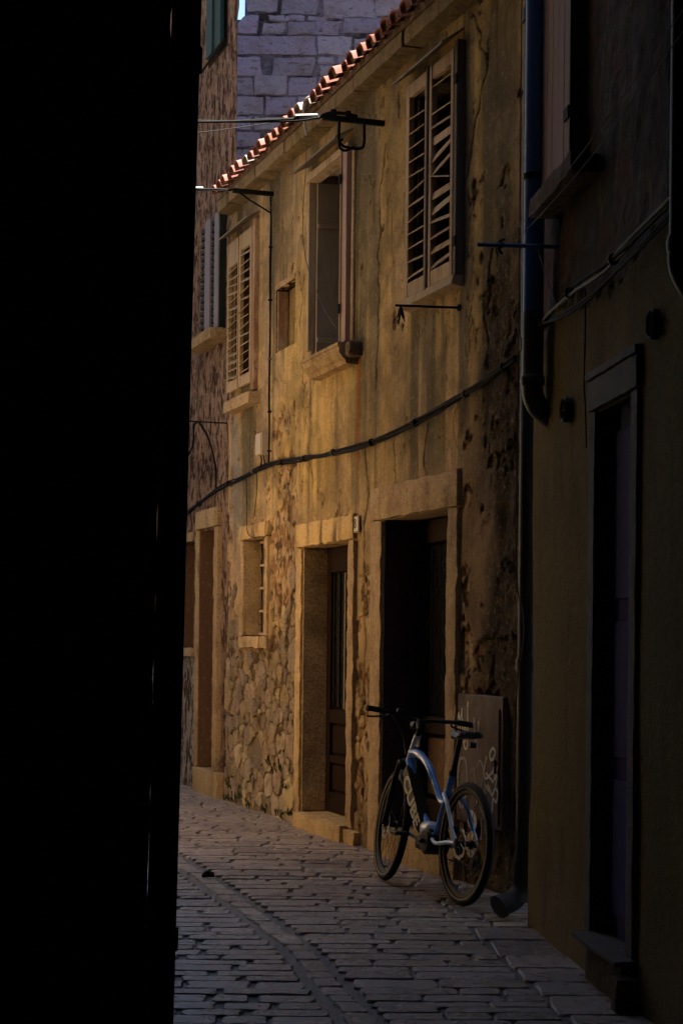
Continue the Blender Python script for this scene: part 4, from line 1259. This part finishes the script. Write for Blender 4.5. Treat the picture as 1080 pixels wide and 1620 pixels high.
def bracket(name, label, s_, z, L_):
    root = empty(name, MAIN.location, MAIN.rotation_euler.z)
    tag(root, label, 'bracket')
    MB().box(s_ - .02, s_ + .02, -L_, .01, z - .018, z + .018, .003).build('arm', M_IRON, root)
    return root
B1 = bracket('cable_bracket', 'black iron cable bracket with loop beside the middle window hood', .07, 5.215, .46)
loop = [(.07, -.15, 5.2), (.07, -.15, 5.06), (.07, -.18, 5.02), (.07, -.29, 5.02), (.07, -.335, 5.06), (.07, -.335, 5.19)]
MB().tube(curve_pts(loop, 6), .011, 8).build('loop', M_IRON, B1, True)
MB().tube(curve_pts([(.07, -.22, 5.03), (.05, -.28, 5.0), (.07, -.33, 5.01), (.09, -.34, 5.05), (.07, -.31, 5.07)], 5), .009, 6).build('cable_knot', M_CABLE, B1, True)
for y in (-.27, -.38):
    MB().tube([(.07, y, 5.235), (.07, y, 5.275)], .022, 10).build('insulator', M_IRON, B1, True)
MB().tube(curve_pts([(.07, -.2, 5.245), (.06, -.3, 5.26), (.07, -.42, 5.245), (.075, -.5, 5.2)], 6), .012, 8).build('cable_end', M_CABLE, B1, True)
B2 = bracket('small_cable_bracket', 'small iron cable bracket under the far end of the eave', -2.78, 5.385, .36)
MB().tube([(-2.78, -.3, 5.37), (-2.78, -.2, 5.31), (-2.78, -.02, 5.22)], .008, 6).build('brace', M_IRON, B2, True)
# service cables over the lane
bundle('service_cable', 'black service cable crossing the lane from the looped bracket', [W((.07, -.46, 5.215)), W((.05, -.75, 5.17)), W((.0, -1.6, 5.1)), W((-.1, -2.65, 5.15))], 3, .0075, .009, seed=3)
SLV = tag(MB().tube([W((.066, -.5, 5.225)), W((.062, -.66, 5.205))], .011, 10).build('cable_sleeve', M_WHITE, None, True), 'white sleeve on the cable next to the looped bracket', 'sleeve')
bundle('far_service_cable', 'black service cable crossing the lane from the small far bracket', [W((-2.78, -.36, 5.385)), W((-2.8, -.8, 5.36)), W((-2.9, -1.7, 5.34)), W((-3.0, -2.65, 5.42))], 2, .007, .007, seed=4)
tag(MB().tube([W((-2.8, -.62, 5.385)), W((-2.8, -.7, 5.38))], .011, 10).build('cable_sleeve', M_WHITE, None, True), 'white sleeve on the far crossing cable', 'sleeve')
bundle('thin_roof_wire', 'thin dark wire rising from the crossing cable towards the roof', [W((-1.75, -.1, 5.75)), W((-1.2, -1.0, 5.4)), W((-.9, -1.9, 5.2)), W((-.6, -2.65, 5.14))], 1, .004, .001, M_CABLE, seed=5)
ww = MB(); ww.tube(curve_pts([W(p) for p in ((-.98, -.1, 5.74), (-1.03, -.25, 5.68), (-1.12, -.235, 5.56), (-1.16, -.2, 5.44))], 8), .0085, 6)
WWo = tag(ww.build('white_wire', M_WHITE, None, True), 'white wire looping off the roof tiles and hanging past the middle window', 'wire')
MB().tube(curve_pts([W(p) for p in ((-1.16, -.2, 5.44), (-1.24, -.18, 5.2), (-1.36, -.16, 4.85), (-1.3, -.15, 4.5), (-1.0, -.11, 4.1), (-.72, -.075, 3.86))], 8), .0032, 5).build('thin_tail', M_CABLEG, WWo, True)
bundle('far_wall_cable', 'black cable sagging from the iron rod on the roughcast house', [W((-6.6, -.04, 3.2)), W((-5.5, -.05, 3.43)), W((-4.95, -.16, 3.6)), W((-4.72, -.18, 3.62))], 3, .008, .009, seed=6)
bundle('far_drop_cable', 'short black cable dropping from the iron rod to the facade bundle', [W((-4.7, -.17, 3.61)), W((-4.6, -.1, 3.45)), W((-4.52, -.05, 3.2)), W((-4.5, -.04, 2.97))], 3, .007, .008, seed=7)
bundle('window_wire', 'thin black wire hanging in front of the small barred window', [W((-3.45, -.03, 2.97)), W((-3.4, -.035, 2.75)), W((-3.34, -.05, 2.5)), W((-3.15, -.055, 2.42)), W((-2.9, -.045, 2.41))], 1, .004, .001, seed=8)
bundle('second_window_wire', 'short thin wire above the small barred window lintel', [W((-3.1, -.03, 2.99)), W((-3.1, -.03, 2.8)), W((-3.16, -.035, 2.6))], 1, .0035, .001, seed=9)
bundle('shaded_cable_bundle', 'grey and black cables strung along the shaded house above its door', [WR((s_, -.04, z)) for s_, z in ((.02, 2.95), (.2, 3.08), (.5, 3.15), (1.0, 3.18), (1.7, 3.16), (2.5, 3.19), (4.5, 3.3))], 4, .008, .016, M_CABLEG, seed=10, clips=5)
bundle('sagging_cable', 'slack second cable below the bundle on the shaded house', [WR((s_, -.05, z)) for s_, z in ((.45, 3.13), (.9, 3.09), (1.5, 3.07), (2.2, 3.1), (3.2, 3.16), (4.5, 3.26))], 2, .007, .008, M_CABLE, seed=11)
bundle('door_bell_wire', 'thin black wire dropping to the navy door frame', [WR((s_, -.035, z)) for s_, z in ((1.3, 3.14), (1.31, 2.95), (1.3, 2.72), (1.335, 2.55), (1.36, 2.4))], 1, .004, .001, seed=12)

def rod(name, label, a, b, r=.007, m=M_IRON):
    root = MB().tube([a, b], r, 8).build(name, m, None, True)
    tag(root, label, 'rod')
    return root
r1 = rod('clothes_rod', 'thin iron clothes rod below the broken louvred shutters', W((1.55, -.01, 3.635)), W((1.5, -.42, 3.63)), .008)
MB().tube([W((1.55, .0, 3.635)), W((1.55, -.014, 3.635))], .022, 10).build('wall_plate', M_IRON, r1, True)
rag = MB()
pc = W((1.503, -.385, 3.625))
for k in range(7):
    a = k * .9; q = Vector((math.cos(a) * .012, math.sin(a) * .012, 0))
    rag.tube([pc + q * .3, pc + q + Vector((0, 0, -.04)), pc + q * 2.0 + Vector((.012 * math.sin(k * 2), 0, -.075 - .02 * (k % 3)))], [.005, .009, .002], 6)
tag(rag.build('rag', M_CLOTH, None, True), 'dark knotted rag hanging from the end of the clothes rod', 'rag')
r2 = rod('blue_clothes_rod', 'navy iron rod sticking out across the rainwater pipe', WR((.55, .01, 3.5)), WR((.5, -.4, 3.51)), .011, M_PIPEB)
kn = MB(); pc = WR((.515, -.28, 3.51))
kn.tube(curve_pts([pc + Vector(v) for v in ((.015, 0, .03), (-.012, .012, .014), (.014, -.014, -.004), (-.012, 0, -.02), (.004, .01, -.045))], 5), .007, 6)
kn.build('knot', M_CLOTH, r2, True)
r3 = rod('near_clothes_rod', 'iron rod holding the near end of the washing lines', WR((4.2, .01, 3.62)), WR((4.2, -.42, 3.62)), .011)
for k, (dy, lab) in enumerate(((-.27, 'washing line running along the shaded house, outer of two'), (-.22, 'washing line running along the shaded house, inner of two'))):
    tag(MB().tube(curve_pts([WR((.515, dy, 3.515)), WR((2.2, dy, 3.52 - .01)), WR((4.2, dy, 3.63))], 8), .0018, 5).build('washing_line', M_CABLEG, None, True), lab, 'line', 'washing lines')
r4 = rod('far_clothes_rod', 'thin iron rod on the roughcast house carrying sagging cables', W((-4.3, .01, 3.565)), W((-4.55, -.5, 3.6)), .007)
bundle('rod_tie_wire', 'pale wire hanging from the navy rod to the shaded cables', [WR((.53, -.1, 3.5)), WR((.6, -.07, 3.35)), WR((.75, -.05, 3.17))], 1, .003, .001, M_CABLEG, seed=13)

# ================================================================== VENTS
def vent(label, s_, z, r):
    root = empty('wall_vent', WR((s_, 0, z)), RH.rotation_euler.z)
    tag(root, label, 'vent')
    MB().lathe([(r, .01), (r, -.03), (r * .93, -.036), (r * .84, -.032), (r * .84, -.005)], 28).build('rim', M_PIPED, root, True)
    MB().lathe([(0.0001, -.006), (r * .86, -.006)], 28).build('back', M_DARK, root)
    n = 8
    for k in range(n):
        zz = -r * .75 + 2 * r * .75 * k / (n - 1); hw = math.sqrt(max(0, (r * .83) ** 2 - zz ** 2))
        MB().prism([(-.028, zz - .006), (-.026, zz - .008), (-.008, zz + .004), (-.01, zz + .006)], 0, -hw, hw).build('louvre', M_PIPED, root)
vent('round louvred vent on the shaded house nearest the pipe elbow', .85, 2.64, .062)
vent('round louvred vent above the navy door', 2.41, 2.78, .062)

# ================================================================== HOUSE NUMBER
NPt = tag(MB().box(-.475, -.35, -.022, -.006, 2.31, 2.435, .005).build('house_number_plate', M_PLATE, None), 'small cream house number plate at the central door lintel', 'number plate')
NPt.location = MAIN.location; NPt.rotation_euler = MAIN.rotation_euler
def text_mesh(txt, size, name, m, parent, mtx, extrude=.001, offset=0.0):
    cu = bpy.data.curves.new(name, 'FONT')
    cu.body = txt; cu.size = size; cu.extrude = extrude; cu.align_x = 'CENTER'; cu.align_y = 'CENTER'; cu.offset = offset
    tmp = bpy.data.objects.new(name, cu)
    COL.objects.link(tmp)
    dg = bpy.context.evaluated_depsgraph_get()
    me = bpy.data.meshes.new_from_object(tmp.evaluated_get(dg))
    bpy.data.objects.remove(tmp)
    me.materials.clear()
    me.transform(mtx)
    return link(name, me, m, parent)
text_mesh('8', .1, 'numeral', M_INK, NPt, Matrix.Translation((-.4125, -.0232, 2.3725)) @ Matrix.Rotation(R(90), 4, 'X'), .0008, .002)
fr = MB()
for (a, c, e, f) in ((-.472, -.353, 2.427, 2.432), (-.472, -.353, 2.313, 2.318)):
    fr.box(a, c, -.0245, -.0225, e, f, .0005)
fr.build('border', M_INK, NPt)

# ================================================================== METER CABINET
CAB = empty('meter_cabinet', MAIN.location, MAIN.rotation_euler.z)
tag(CAB, 'brown meter cabinet door covered in chalky graffiti behind the bicycle', 'cabinet')
cx0, cx1, cz0, cz1 = 1.63, 2.34, .38, 1.18
MB().box(cx0, cx1, -.02, .06, cz0, cz1, .006).build('frame', M_CAB, CAB)
MB().box(cx0 + .035, cx1 - .035, -.032, -.021, cz0 + .03, cz1 - .075, .004).build('door_panel', M_CAB, CAB)
MB().box(cx1 - .075, cx1 - .06, -.045, -.033, .72, .8, .002).build('latch', M_IRON, CAB)
# graffiti: strokes drawn on the panel (x fraction across, z fraction down)
def stroke(pts, w, m):
    P = [Vector((cx0 + .01 + a * (cx1 - cx0 - .02), 0, cz1 - .02 - c * .86)) for a, c in pts]
    P = curve_pts(P, 5)
    mb = MB(); V = []; F = []
    for i, p in enumerate(P):
        t = (P[min(i + 1, len(P) - 1)] - P[max(i - 1, 0)]); t.normalize()
        n = Vector((-t.z, 0, t.x)) * w / 2
        for sg in (1, -1):
            V.append((p.x + n.x * sg, -.0345, p.z + n.z * sg))
            V.append((p.x + n.x * sg, -.0325, p.z + n.z * sg))
    for i in range(len(P) - 1):
        a = i * 4; b_ = a + 4
        F += [(a, b_, b_ + 2, a + 2), (a, a + 1, b_ + 1, b_), (a + 2, b_ + 2, b_ + 3, a + 3)]
    mb.add(V, F).build('graffiti_stroke', m, CAB)
stroke([(.06, .33), (.05, .12), (.1, .18), (.14, .08), (.15, .33)], 0.013, M_CHALK)
stroke([(.1, .18), (.09, .28), (.13, .34)], 0.0114, M_CHALK)
stroke([(.27, .03), (.27, .34), (.2, .36), (.18, .26), (.22, .2), (.23, .3), (.2, .33)], 0.013, M_CHALK)
stroke([(.78, .38), (.84, .34), (.9, .36), (.86, .41), (.8, .42), (.78, .38)], 0.0179, M_CHALK)
stroke([(.72, .4), (.66, .5), (.7, .56), (.84, .5), (.92, .42), (.84, .52), (.95, .46), (.88, .56), (.95, .52), (.9, .62)], 0.0145, M_CHALK)
stroke([(.7, .52), (.88, .58)], 0.0145, M_CHALK)
stroke([(.72, .61), (.76, .64), (.74, .60), (.8, .65), (.78, .61), (.84, .67), (.9, .62), (.96, .64), (.93, .71), (.86, .69), (.85, .76), (.82, .82)], 0.0179, M_CHALK)
stroke([(.1, .45), (.05, .6), (.08, .76), (.17, .8), (.25, .7), (.27, .55), (.22, .45), (.1, .45)], .02, M_CHALKD)
stroke([(.36, .55), (.42, .5), (.47, .62), (.5, .76), (.52, .62)], .014, M_CHALKD)
stroke([(.5, .5), (.56, .44), (.64, .5), (.6, .62), (.54, .7), (.62, .76), (.68, .66), (.66, .5)], .014, M_CHALKD)
stroke([(.55, .72), (.64, .82), (.68, .76), (.7, .6)], .014, M_CHALKD)
stroke([(.42, .14), (.45, .3), (.5, .32), (.53, .16)], .03, M_CHALKD)
stroke([(.5, .36), (.52, .26), (.56, .18)], .012, M_CHALKD)
stroke([(.68, .95), (.7, .88), (.76, .87), (.79, .95), (.77, 1.0)], .012, M_CHALKD)
stroke([(.32, .87), (.36, .83), (.45, .85), (.47, .91), (.4, .93), (.34, .9), (.33, .87)], 0.0421, M_CHALK)
stroke([(.6, .84), (.62, .94), (.6, 1.0)], .018, M_CHALKD)

# ================================================================== BICYCLE
BK = empty('bicycle', (.695, 10.1, 0), 0)
tag(BK, 'blue step-through electric bicycle leaning beside the big doorway', 'bicycle')
fwd = Vector((-.37, 1.0)).normalized()
BK.rotation_euler = (R(4.2), 0, math.atan2(fwd.y, fwd.x)) if False else (0, 0, math.atan2(fwd.y, fwd.x))
LEAN = R(4.5)   # top tips towards the wall (bike's right, -y)
BK.rotation_mode = 'XYZ'
BK.rotation_euler = (LEAN, 0, math.atan2(fwd.y, fwd.x))
WR_ = .352
def bike(mb, name, m, parent=None, smooth=True): return mb.build(name, m, parent or BK, smooth)
def wheel_parts(parent, cx, cz, rear):
    rt_ = .0235
    t = MB(); V = []; F = []; n = 56; k2 = 10
    for i in range(n):
        a = 2 * math.pi * i / n
        for j in range(k2):
            b_ = 2 * math.pi * j / k2
            rr = WR_ - rt_ + rt_ * math.cos(b_) + (.003 if (j == 0 and i % 2) else 0)
            V.append((cx + rr * math.cos(a), rt_ * math.sin(b_), cz + rr * math.sin(a)))
    for i in range(n):
        for j in range(k2):
            F.append((i * k2 + j, i * k2 + (j + 1) % k2, ((i + 1) % n) * k2 + (j + 1) % k2, ((i + 1) % n) * k2 + j))
    t.add(V, F); t.build('tyre', M_RUBBER, parent, True)
    r0 = WR_ - .047
    MB().lathe([(r0 + .004, -.013), (r0 - .018, -.01), (r0 - .024, 0), (r0 - .018, .01), (r0 + .004, .013)], 56, (cx, 0, cz)).build('rim', M_BIKEBLK, parent, True)
    for sg in (-1, 1):
        MB().lathe([(r0 + .009, sg * .0205), (r0 + .014, sg * .022), (r0 + .0165, sg * .0222)], 56, (cx, 0, cz)).build('reflective_band', M_REFL, parent, True)
    sp = MB()
    for i in range(28):
        a = 2 * math.pi * i / 28 + .05; sg = 1 if i % 2 else -1
        off = .5 * (1 if (i // 2) % 2 else -1)
        sp.tube([(cx + .024 * math.cos(a + off), sg * .028, cz + .024 * math.sin(a + off)), (cx + (r0 - .02) * math.cos(a), sg * .003, cz + (r0 - .02) * math.sin(a))], .0013, 4)
    sp.build('spokes', M_BIKEBLK, parent)
    MB().lathe([(.001, -.055), (.012, -.055), (.014, -.035), (.028, -.032), (.028, -.026), (.017, -.022), (.017, .022), (.028, .026), (.028, .032), (.014, .035), (.012, .055), (.001, .055)], 20, (cx, 0, cz)).build('hub', M_BIKEBLK, parent, True)
    # brake disc on the left side (+y)
    rd = MB(); n = 40; rad = .09 if rear else .088
    V = []; F = []
    for i in range(n):
        a = 2 * math.pi * i / n; w = .004 * math.sin(a * 10)
        for rr in (rad + w, rad - .018 + w):
            for yy in (.04, .0418): V.append((cx + rr * math.cos(a), yy, cz + rr * math.sin(a)))
    for i in range(n):
        a, b_ = i * 4, ((i + 1) % n) * 4
        F += [(a, b_, b_ + 2, a + 2), (a + 1, a + 3, b_ + 3, b_ + 1), (a, a + 1, b_ + 1, b_), (a + 2, b_ + 2, b_ + 3, a + 3)]
    rd.add(V, F)
    for i in range(6):
        a = 2 * math.pi * i / 6
        rd.tube([(cx + .02 * math.cos(a), .041, cz + .02 * math.sin(a)), (cx + (rad - .014) * math.cos(a + .35), .041, cz + (rad - .014) * math.sin(a + .35))], .003, 4)
    rd.build('brake_disc', M_STEEL, parent)
RWh = empty('wheel'); RWh.parent = BK
wheel_parts(RWh, 0, WR_, True)
cas = MB()
for k in range(8): cas.lathe([(.012, -.034 - k * .004), (.075 - k * .006, -.034 - k * .004), (.075 - k * .006, -.036 - k * .004), (.012, -.036 - k * .004)], 24, (0, 0, WR_))
cas.build('cassette', M_STEEL, RWh)
# frame
def tubeo(pts, r, name, m=M_BLUE, n=12): return MB().tube(pts, r, n).build(name, m, BK, True)
BB = (.45, 0, .315)
tubeo(curve_pts([(.425, 0, .36), (.33, 0, .56), (.275, 0, .7), (.262, 0, .735)], 5), [.021] * 5 + [.019] * 11, 'seat_tube')
tubeo(curve_pts([(.9, 0, .82), (.78, 0, .815), (.62, 0, .755), (.5, 0, .655), (.4, 0, .565), (.325, 0, .56)], 6), [.027] * 8 + [.023] * 8 + [.018] * 15, 'top_tube')
dt = MB(); 
dtp = curve_pts([(.91, 0, .77), (.83, 0, .66), (.73, 0, .54), (.62, 0, .43), (.52, 0, .37)], 5)
dt.tube(dtp, [.03] * 6 + [.032] * 15, 14); dt.build('down_tube', M_BLUE, BK, True)
# battery: faceted case clamped on the front of the down tube
bat = MB()
d0 = Vector((.905, 0, .715)); d1 = Vector((.60, 0, .375)); ax = (d1 - d0).normalized(); nrm = Vector((ax.z, 0, -ax.x))
if nrm.x < 0: nrm = -nrm
sec = [(-.05, -.03), (-.05, .046), (.02, .048), (.05, .03), (.05, -.026), (.02, -.04)]
V = []; F = []
for (t_, sc) in ((0, .8), (.06, 1), (.94, 1), (1, .85)):
    c = d0 + (d1 - d0) * t_
    for (a, w) in sec: V.append(c + nrm * (a * sc) + Vector((0, w * sc, 0)))
for i in range(3):
    for k in range(6): F.append((i * 6 + k, i * 6 + (k + 1) % 6, (i + 1) * 6 + (k + 1) % 6, (i + 1) * 6 + k))
F += [tuple(range(6)), tuple(reversed(range(18, 24)))]
bat.add(V, F); BAT = bat.build('battery', M_BIKEBLK, BK)
# lettering along the left flank of the battery
mid = d0 + (d1 - d0) * .56
xa = ax; za = nrm if nrm.z > 0 else -nrm
ya = Vector((0, 1, 0))
# text x axis runs down the tube, readable from the left (+y): right-handed basis (x, up, out)
up_ = ya.cross(xa)
mt = Matrix(((xa.x, up_.x, ya.x, mid.x + nrm.x * -.002), (xa.y, up_.y, ya.y, .0495), (xa.z, up_.z, ya.z, mid.z + nrm.z * -.002), (0, 0, 0, 1)))
text_mesh('CUBE', .125, 'lettering', M_CREAM, BK, mt @ Matrix.Scale(1.2, 4, (1, 0, 0)), .0008, .004)
tubeo([(.83, 0, .93), (.935, 0, .775 - .02)], .024, 'head_tube', M_BLUE_LIT, 14)
MB().box(.8, .86, -.006, .006, .86, .9, .002).build('head_badge', M_CREAM, BK)
tubeo(curve_pts([(.42, .028, .37), (.4, .035, .335), (.3, .05, .32), (.12, .062, .345), (0, .066, WR_)], 5), .0125, 'chain_stay', M_BLUE_LIT)
tubeo(curve_pts([(.42, -.028, .36), (.3, -.05, .33), (.1, -.062, .35), (0, -.066, WR_)], 5), .012, 'chain_stay')
for sg in (1, -1):
    tubeo(curve_pts([(.31, sg * .022, .615), (.25, sg * .048, .605), (.17, sg * .06, .56), (.06, sg * .066, .43), (0, sg * .067, WR_ + .01)], 6), .0125, 'seat_stay', M_BLUE_LIT if sg > 0 else M_BLUE)  # left stay takes the lit copy of the blue
    MB().box(-.025, .03, sg * .067 - .005, sg * .067 + .005, WR_ - .03, WR_ + .03, .003).build('dropout', M_BIKEBLK, BK)
tubeo([(.31, -.025, .615), (.31, .025, .615)], .015, 'stay_bridge')
# motor
mo = MB().lathe([(.001, -.062), (.06, -.06), (.078, -.045), (.08, .045), (.062, .06), (.001, .062)], 24, (.47, 0, .315)); mo.build('motor', M_BIKEBLK, BK, True)
mo2 = MB().stone(.44, .6, -.05, .05, .32, .43, .02, .002, .04, 3); mo2.build('motor_shell', M_BLUE_LIT, BK, True)
mo3 = MB().stone(.5, .66, -.045, .045, .25, .34, .03, .003, .03, 4); mo3.build('motor_guard', M_BIKEBLK, BK, True)
CR = empty('crankset'); CR.parent = BK
MB().lathe([(.03, -.068), (.09, -.068), (.092, -.072), (.03, -.072)], 36, (.47, 0, .315)).build('chainring', M_BIKEBLK, CR)
MB().tube([(.47, .072, .315), (.56, .08, .33), (.635, .086, .34)], [.015, .011, .012], 8).build('crank', M_BIKEBLK, CR, True)
MB().tube([(.47, -.08, .315), (.38, -.084, .3), (.305, -.088, .29)], [.015, .011, .012], 8).build('crank', M_BIKEBLK, CR, True)
MB().box(.585, .685, .1, .195, .33, .352, .006).build('pedal', M_BIKEBLK, CR)
MB().box(.255, .355, -.195, -.1, .28, .302, .006).build('pedal', M_BIKEBLK, CR)
MB().box(.592, .602, .105, .19, .334, .348, .002).build('pedal_reflector', M_CREAM, CR)
ch = MB(); ch.tube([(.47, -.07, .405), (0, -.05, .405)], .005, 5); ch.tube([(.47, -.07, .225), (.03, -.055, .22), (.0, -.055, .2)], .005, 5); ch.build('chain', M_BIKEBLK, BK)
de = MB(); de.tube([(.0, -.065, .33), (.015, -.07, .27), (-.005, -.065, .2)], .009, 6); de.lathe([(.001, -.07), (.02, -.07), (.02, -.055), (.001, -.055)], 12, (.015, 0, .26)); de.lathe([(.001, -.07), (.02, -.07), (.02, -.055), (.001, -.055)], 12, (-.005, 0, .2)); de.build('derailleur', M_BIKEBLK, BK, True)
# post and saddle
tubeo([(.268, 0, .72), (.19, 0, .955)], .0155, 'seat_post', M_BIKEBLK)
MB().tube([(.264, 0, .725), (.258, 0, .748)], .024, 12).build('seat_clamp', M_BIKEBLK, BK, True)
sd = MB(); V = []; F = []
prof = [(.31, .006, .968), (.3, .018, .975), (.25, .022, .978), (.19, .032, .976), (.13, .055, .978), (.08, .074, .985), (.04, .076, .99), (.02, .055, .985)]
for (x_, w, z) in prof:
    for (a, dz) in ((-1, -.025), (-.92, -.006), (-.5, .006), (0, .0), (.5, .006), (.92, -.006), (1, -.025), (0, -.035)):
        V.append((x_, a * w, z + dz))
for i in range(len(prof) - 1):
    for k in range(8): F.append((i * 8 + k, i * 8 + (k + 1) % 8, (i + 1) * 8 + (k + 1) % 8, (i + 1) * 8 + k))
F += [tuple(range(8)), tuple(reversed(range(len(prof) * 8 - 8, len(prof) * 8)))]
sd.add(V, F); SD = sd.build('saddle', M_BIKEBLK, BK, True, None, 60)
MB().tube([(.26, .02, .955), (.2, .022, .945), (.1, .022, .95)], .004, 6).tube([(.26, -.02, .955), (.2, -.022, .945), (.1, -.022, .95)], .004, 6).build('saddle_rails', M_BIKEBLK, BK, True)
tl = MB().box(.0, .035, -.02, .02, .9, .935, .006); tl.build('tail_light', M_BIKEBLK, BK)
# steering assembly turned a little to the right about the head tube
ST = empty('steering'); ST.parent = BK
axh = Vector((.105, 0, -.175)).normalized()
piv = Vector((.88, 0, .85))
STM = Matrix.Translation(piv) @ Matrix.Rotation(R(9), 4, axh) @ Matrix.Translation(-piv)
ST.matrix_basis = STM
FA = (1.09, 0, WR_)
for sg in (1, -1):
    MB().tube([(.955, sg * .052, .745), (1.005, sg * .053, .65)], .017, 10).tube([(1.0, sg * .053, .66), (1.077, sg * .055, WR_ + .04), (1.09, sg * .056, WR_)], .021, 10).build('fork_leg', M_BIKEBLK, ST, True)
MB().tube([(.955, -.06, .745), (.955, .06, .745)], .022, 10).build('fork_crown', M_BIKEBLK, ST, True)
MB().tube([(1.03, -.05, .735), (1.015, 0, .765), (1.03, .05, .735)], .016, 8).build('fork_arch', M_BIKEBLK, ST, True)
MB().tube([(.94, 0, .76), (.825, 0, .945), (.815, 0, .97)], .0165, 10).tube([(.815, 0, .965), (.845, 0, 1.0), (.87, 0, 1.02)], .018, 10).build('stem', M_BIKEBLK, ST, True)
hb = curve_pts([(.79, -.345, 1.045), (.82, -.22, 1.045), (.865, -.08, 1.03), (.87, 0, 1.022), (.865, .08, 1.03), (.82, .22, 1.045), (.79, .345, 1.045)], 5)
MB().tube(hb, .012, 10).build('handlebar', M_BIKEBLK, ST, True)
for sg in (1, -1):
    MB().tube([(.789, sg * .355, 1.045), (.815, sg * .235, 1.046)], .0175, 12).build('grip', M_RUBBER, ST, True)
    MB().tube(curve_pts([(.83, sg * .2, 1.03), (.855, sg * .22, 1.015), (.845, sg * .3, 1.0), (.835, sg * .335, .998)], 5), .006, 6).build('brake_lever', M_BIKEBLK, ST, True)
    MB().tube(curve_pts([(.85, sg * .19, 1.035), (.96, sg * .12, 1.0), (.97, sg * .05, .9), (.93, sg * .03, .8)], 6), .0035, 5).build('brake_hose', M_BIKEBLK, ST, True)
MB().box(.83, .87, .09, .15, 1.05, 1.075, .006).build('display', M_BIKEBLK, ST)
hl = MB().lathe([(.001, -.02), (.022, -.02), (.03, .02), (.001, .025)], 16, (0, 0, 0)); hl.v = [(.92 + v[1], v[0], .99 + v[2]) for v in hl.v]; hl.build('headlight', M_BIKEBLK, ST, True)
FWh = empty('front_wheel'); FWh.parent = BK; FWh.matrix_basis = STM
wheel_parts(FWh, FA[0], FA[2], False)
ca = MB(); ca.stone(.03, .1, .03, .062, .4, .45, .015, .002, .01, 5); ca.build('brake_caliper', M_BIKEBLK, BK, True)

# ================================================================== SMALL THINGS
cl = MB(); 
for k in range(5):
    cl.stone(-.03 + .012 * k, .0 + .012 * k, -.02 + .004 * (k % 2), .02, .0, .028 + .008 * ((k * 7) % 3), .01, .006, .012, k + 20, 40)
CLO = tag(cl.build('dark_clod', M_CLOD, None, True), 'small dark clod lying on the paving left of the bicycle', 'clod')
CLO.location = (-.836, 11.19, .0)
def tufts(name, label, centres, n, hgt):
    n = n // 3
    mb = MB(); rg = random.Random(hash(name) % 1000 if False else len(name))
    for (s_, z0, w) in centres:
        for k in range(n):
            x = s_ + rg.gauss(0, w); y = -rg.uniform(.0, .06); z = z0 + abs(rg.gauss(0, .03))
            L_ = hgt * rg.uniform(.5, 1.3); a = rg.uniform(0, 6.28); lean = rg.uniform(.2, .8)
            dx, dy = math.cos(a) * L_ * lean, -abs(math.sin(a)) * L_ * lean
            wx, wy = -math.sin(a) * .006, math.cos(a) * .006
            mb.add([(x - wx, y - wy, z), (x + wx, y + wy, z), (x + dx * .6 + wx, y + dy * .6 + wy, z + L_ * .7), (x + dx, y + dy, z + L_), (x + dx * .6 - wx, y + dy * .6 - wy, z + L_ * .7)], [(0, 1, 2, 3, 4)])
    o = mb.build(name, M_MOSS, None)
    o.location = MAIN.location; o.rotation_euler = MAIN.rotation_euler
    return stuff(o, label, 'weeds')
tufts('wall_weeds', 'green weeds and moss along the foot of the rubble wall', [(-4.05, .0, .05), (-3.95, .12, .05), (-3.75, .0, .05), (-3.55, .05, .04), (-3.25, .0, .05), (-2.75, .0, .04), (-2.3, .0, .05), (-2.6, .42, .05), (-2.35, .38, .05), (-2.1, .25, .04), (-1.95, .05, .04)], 38, .05)
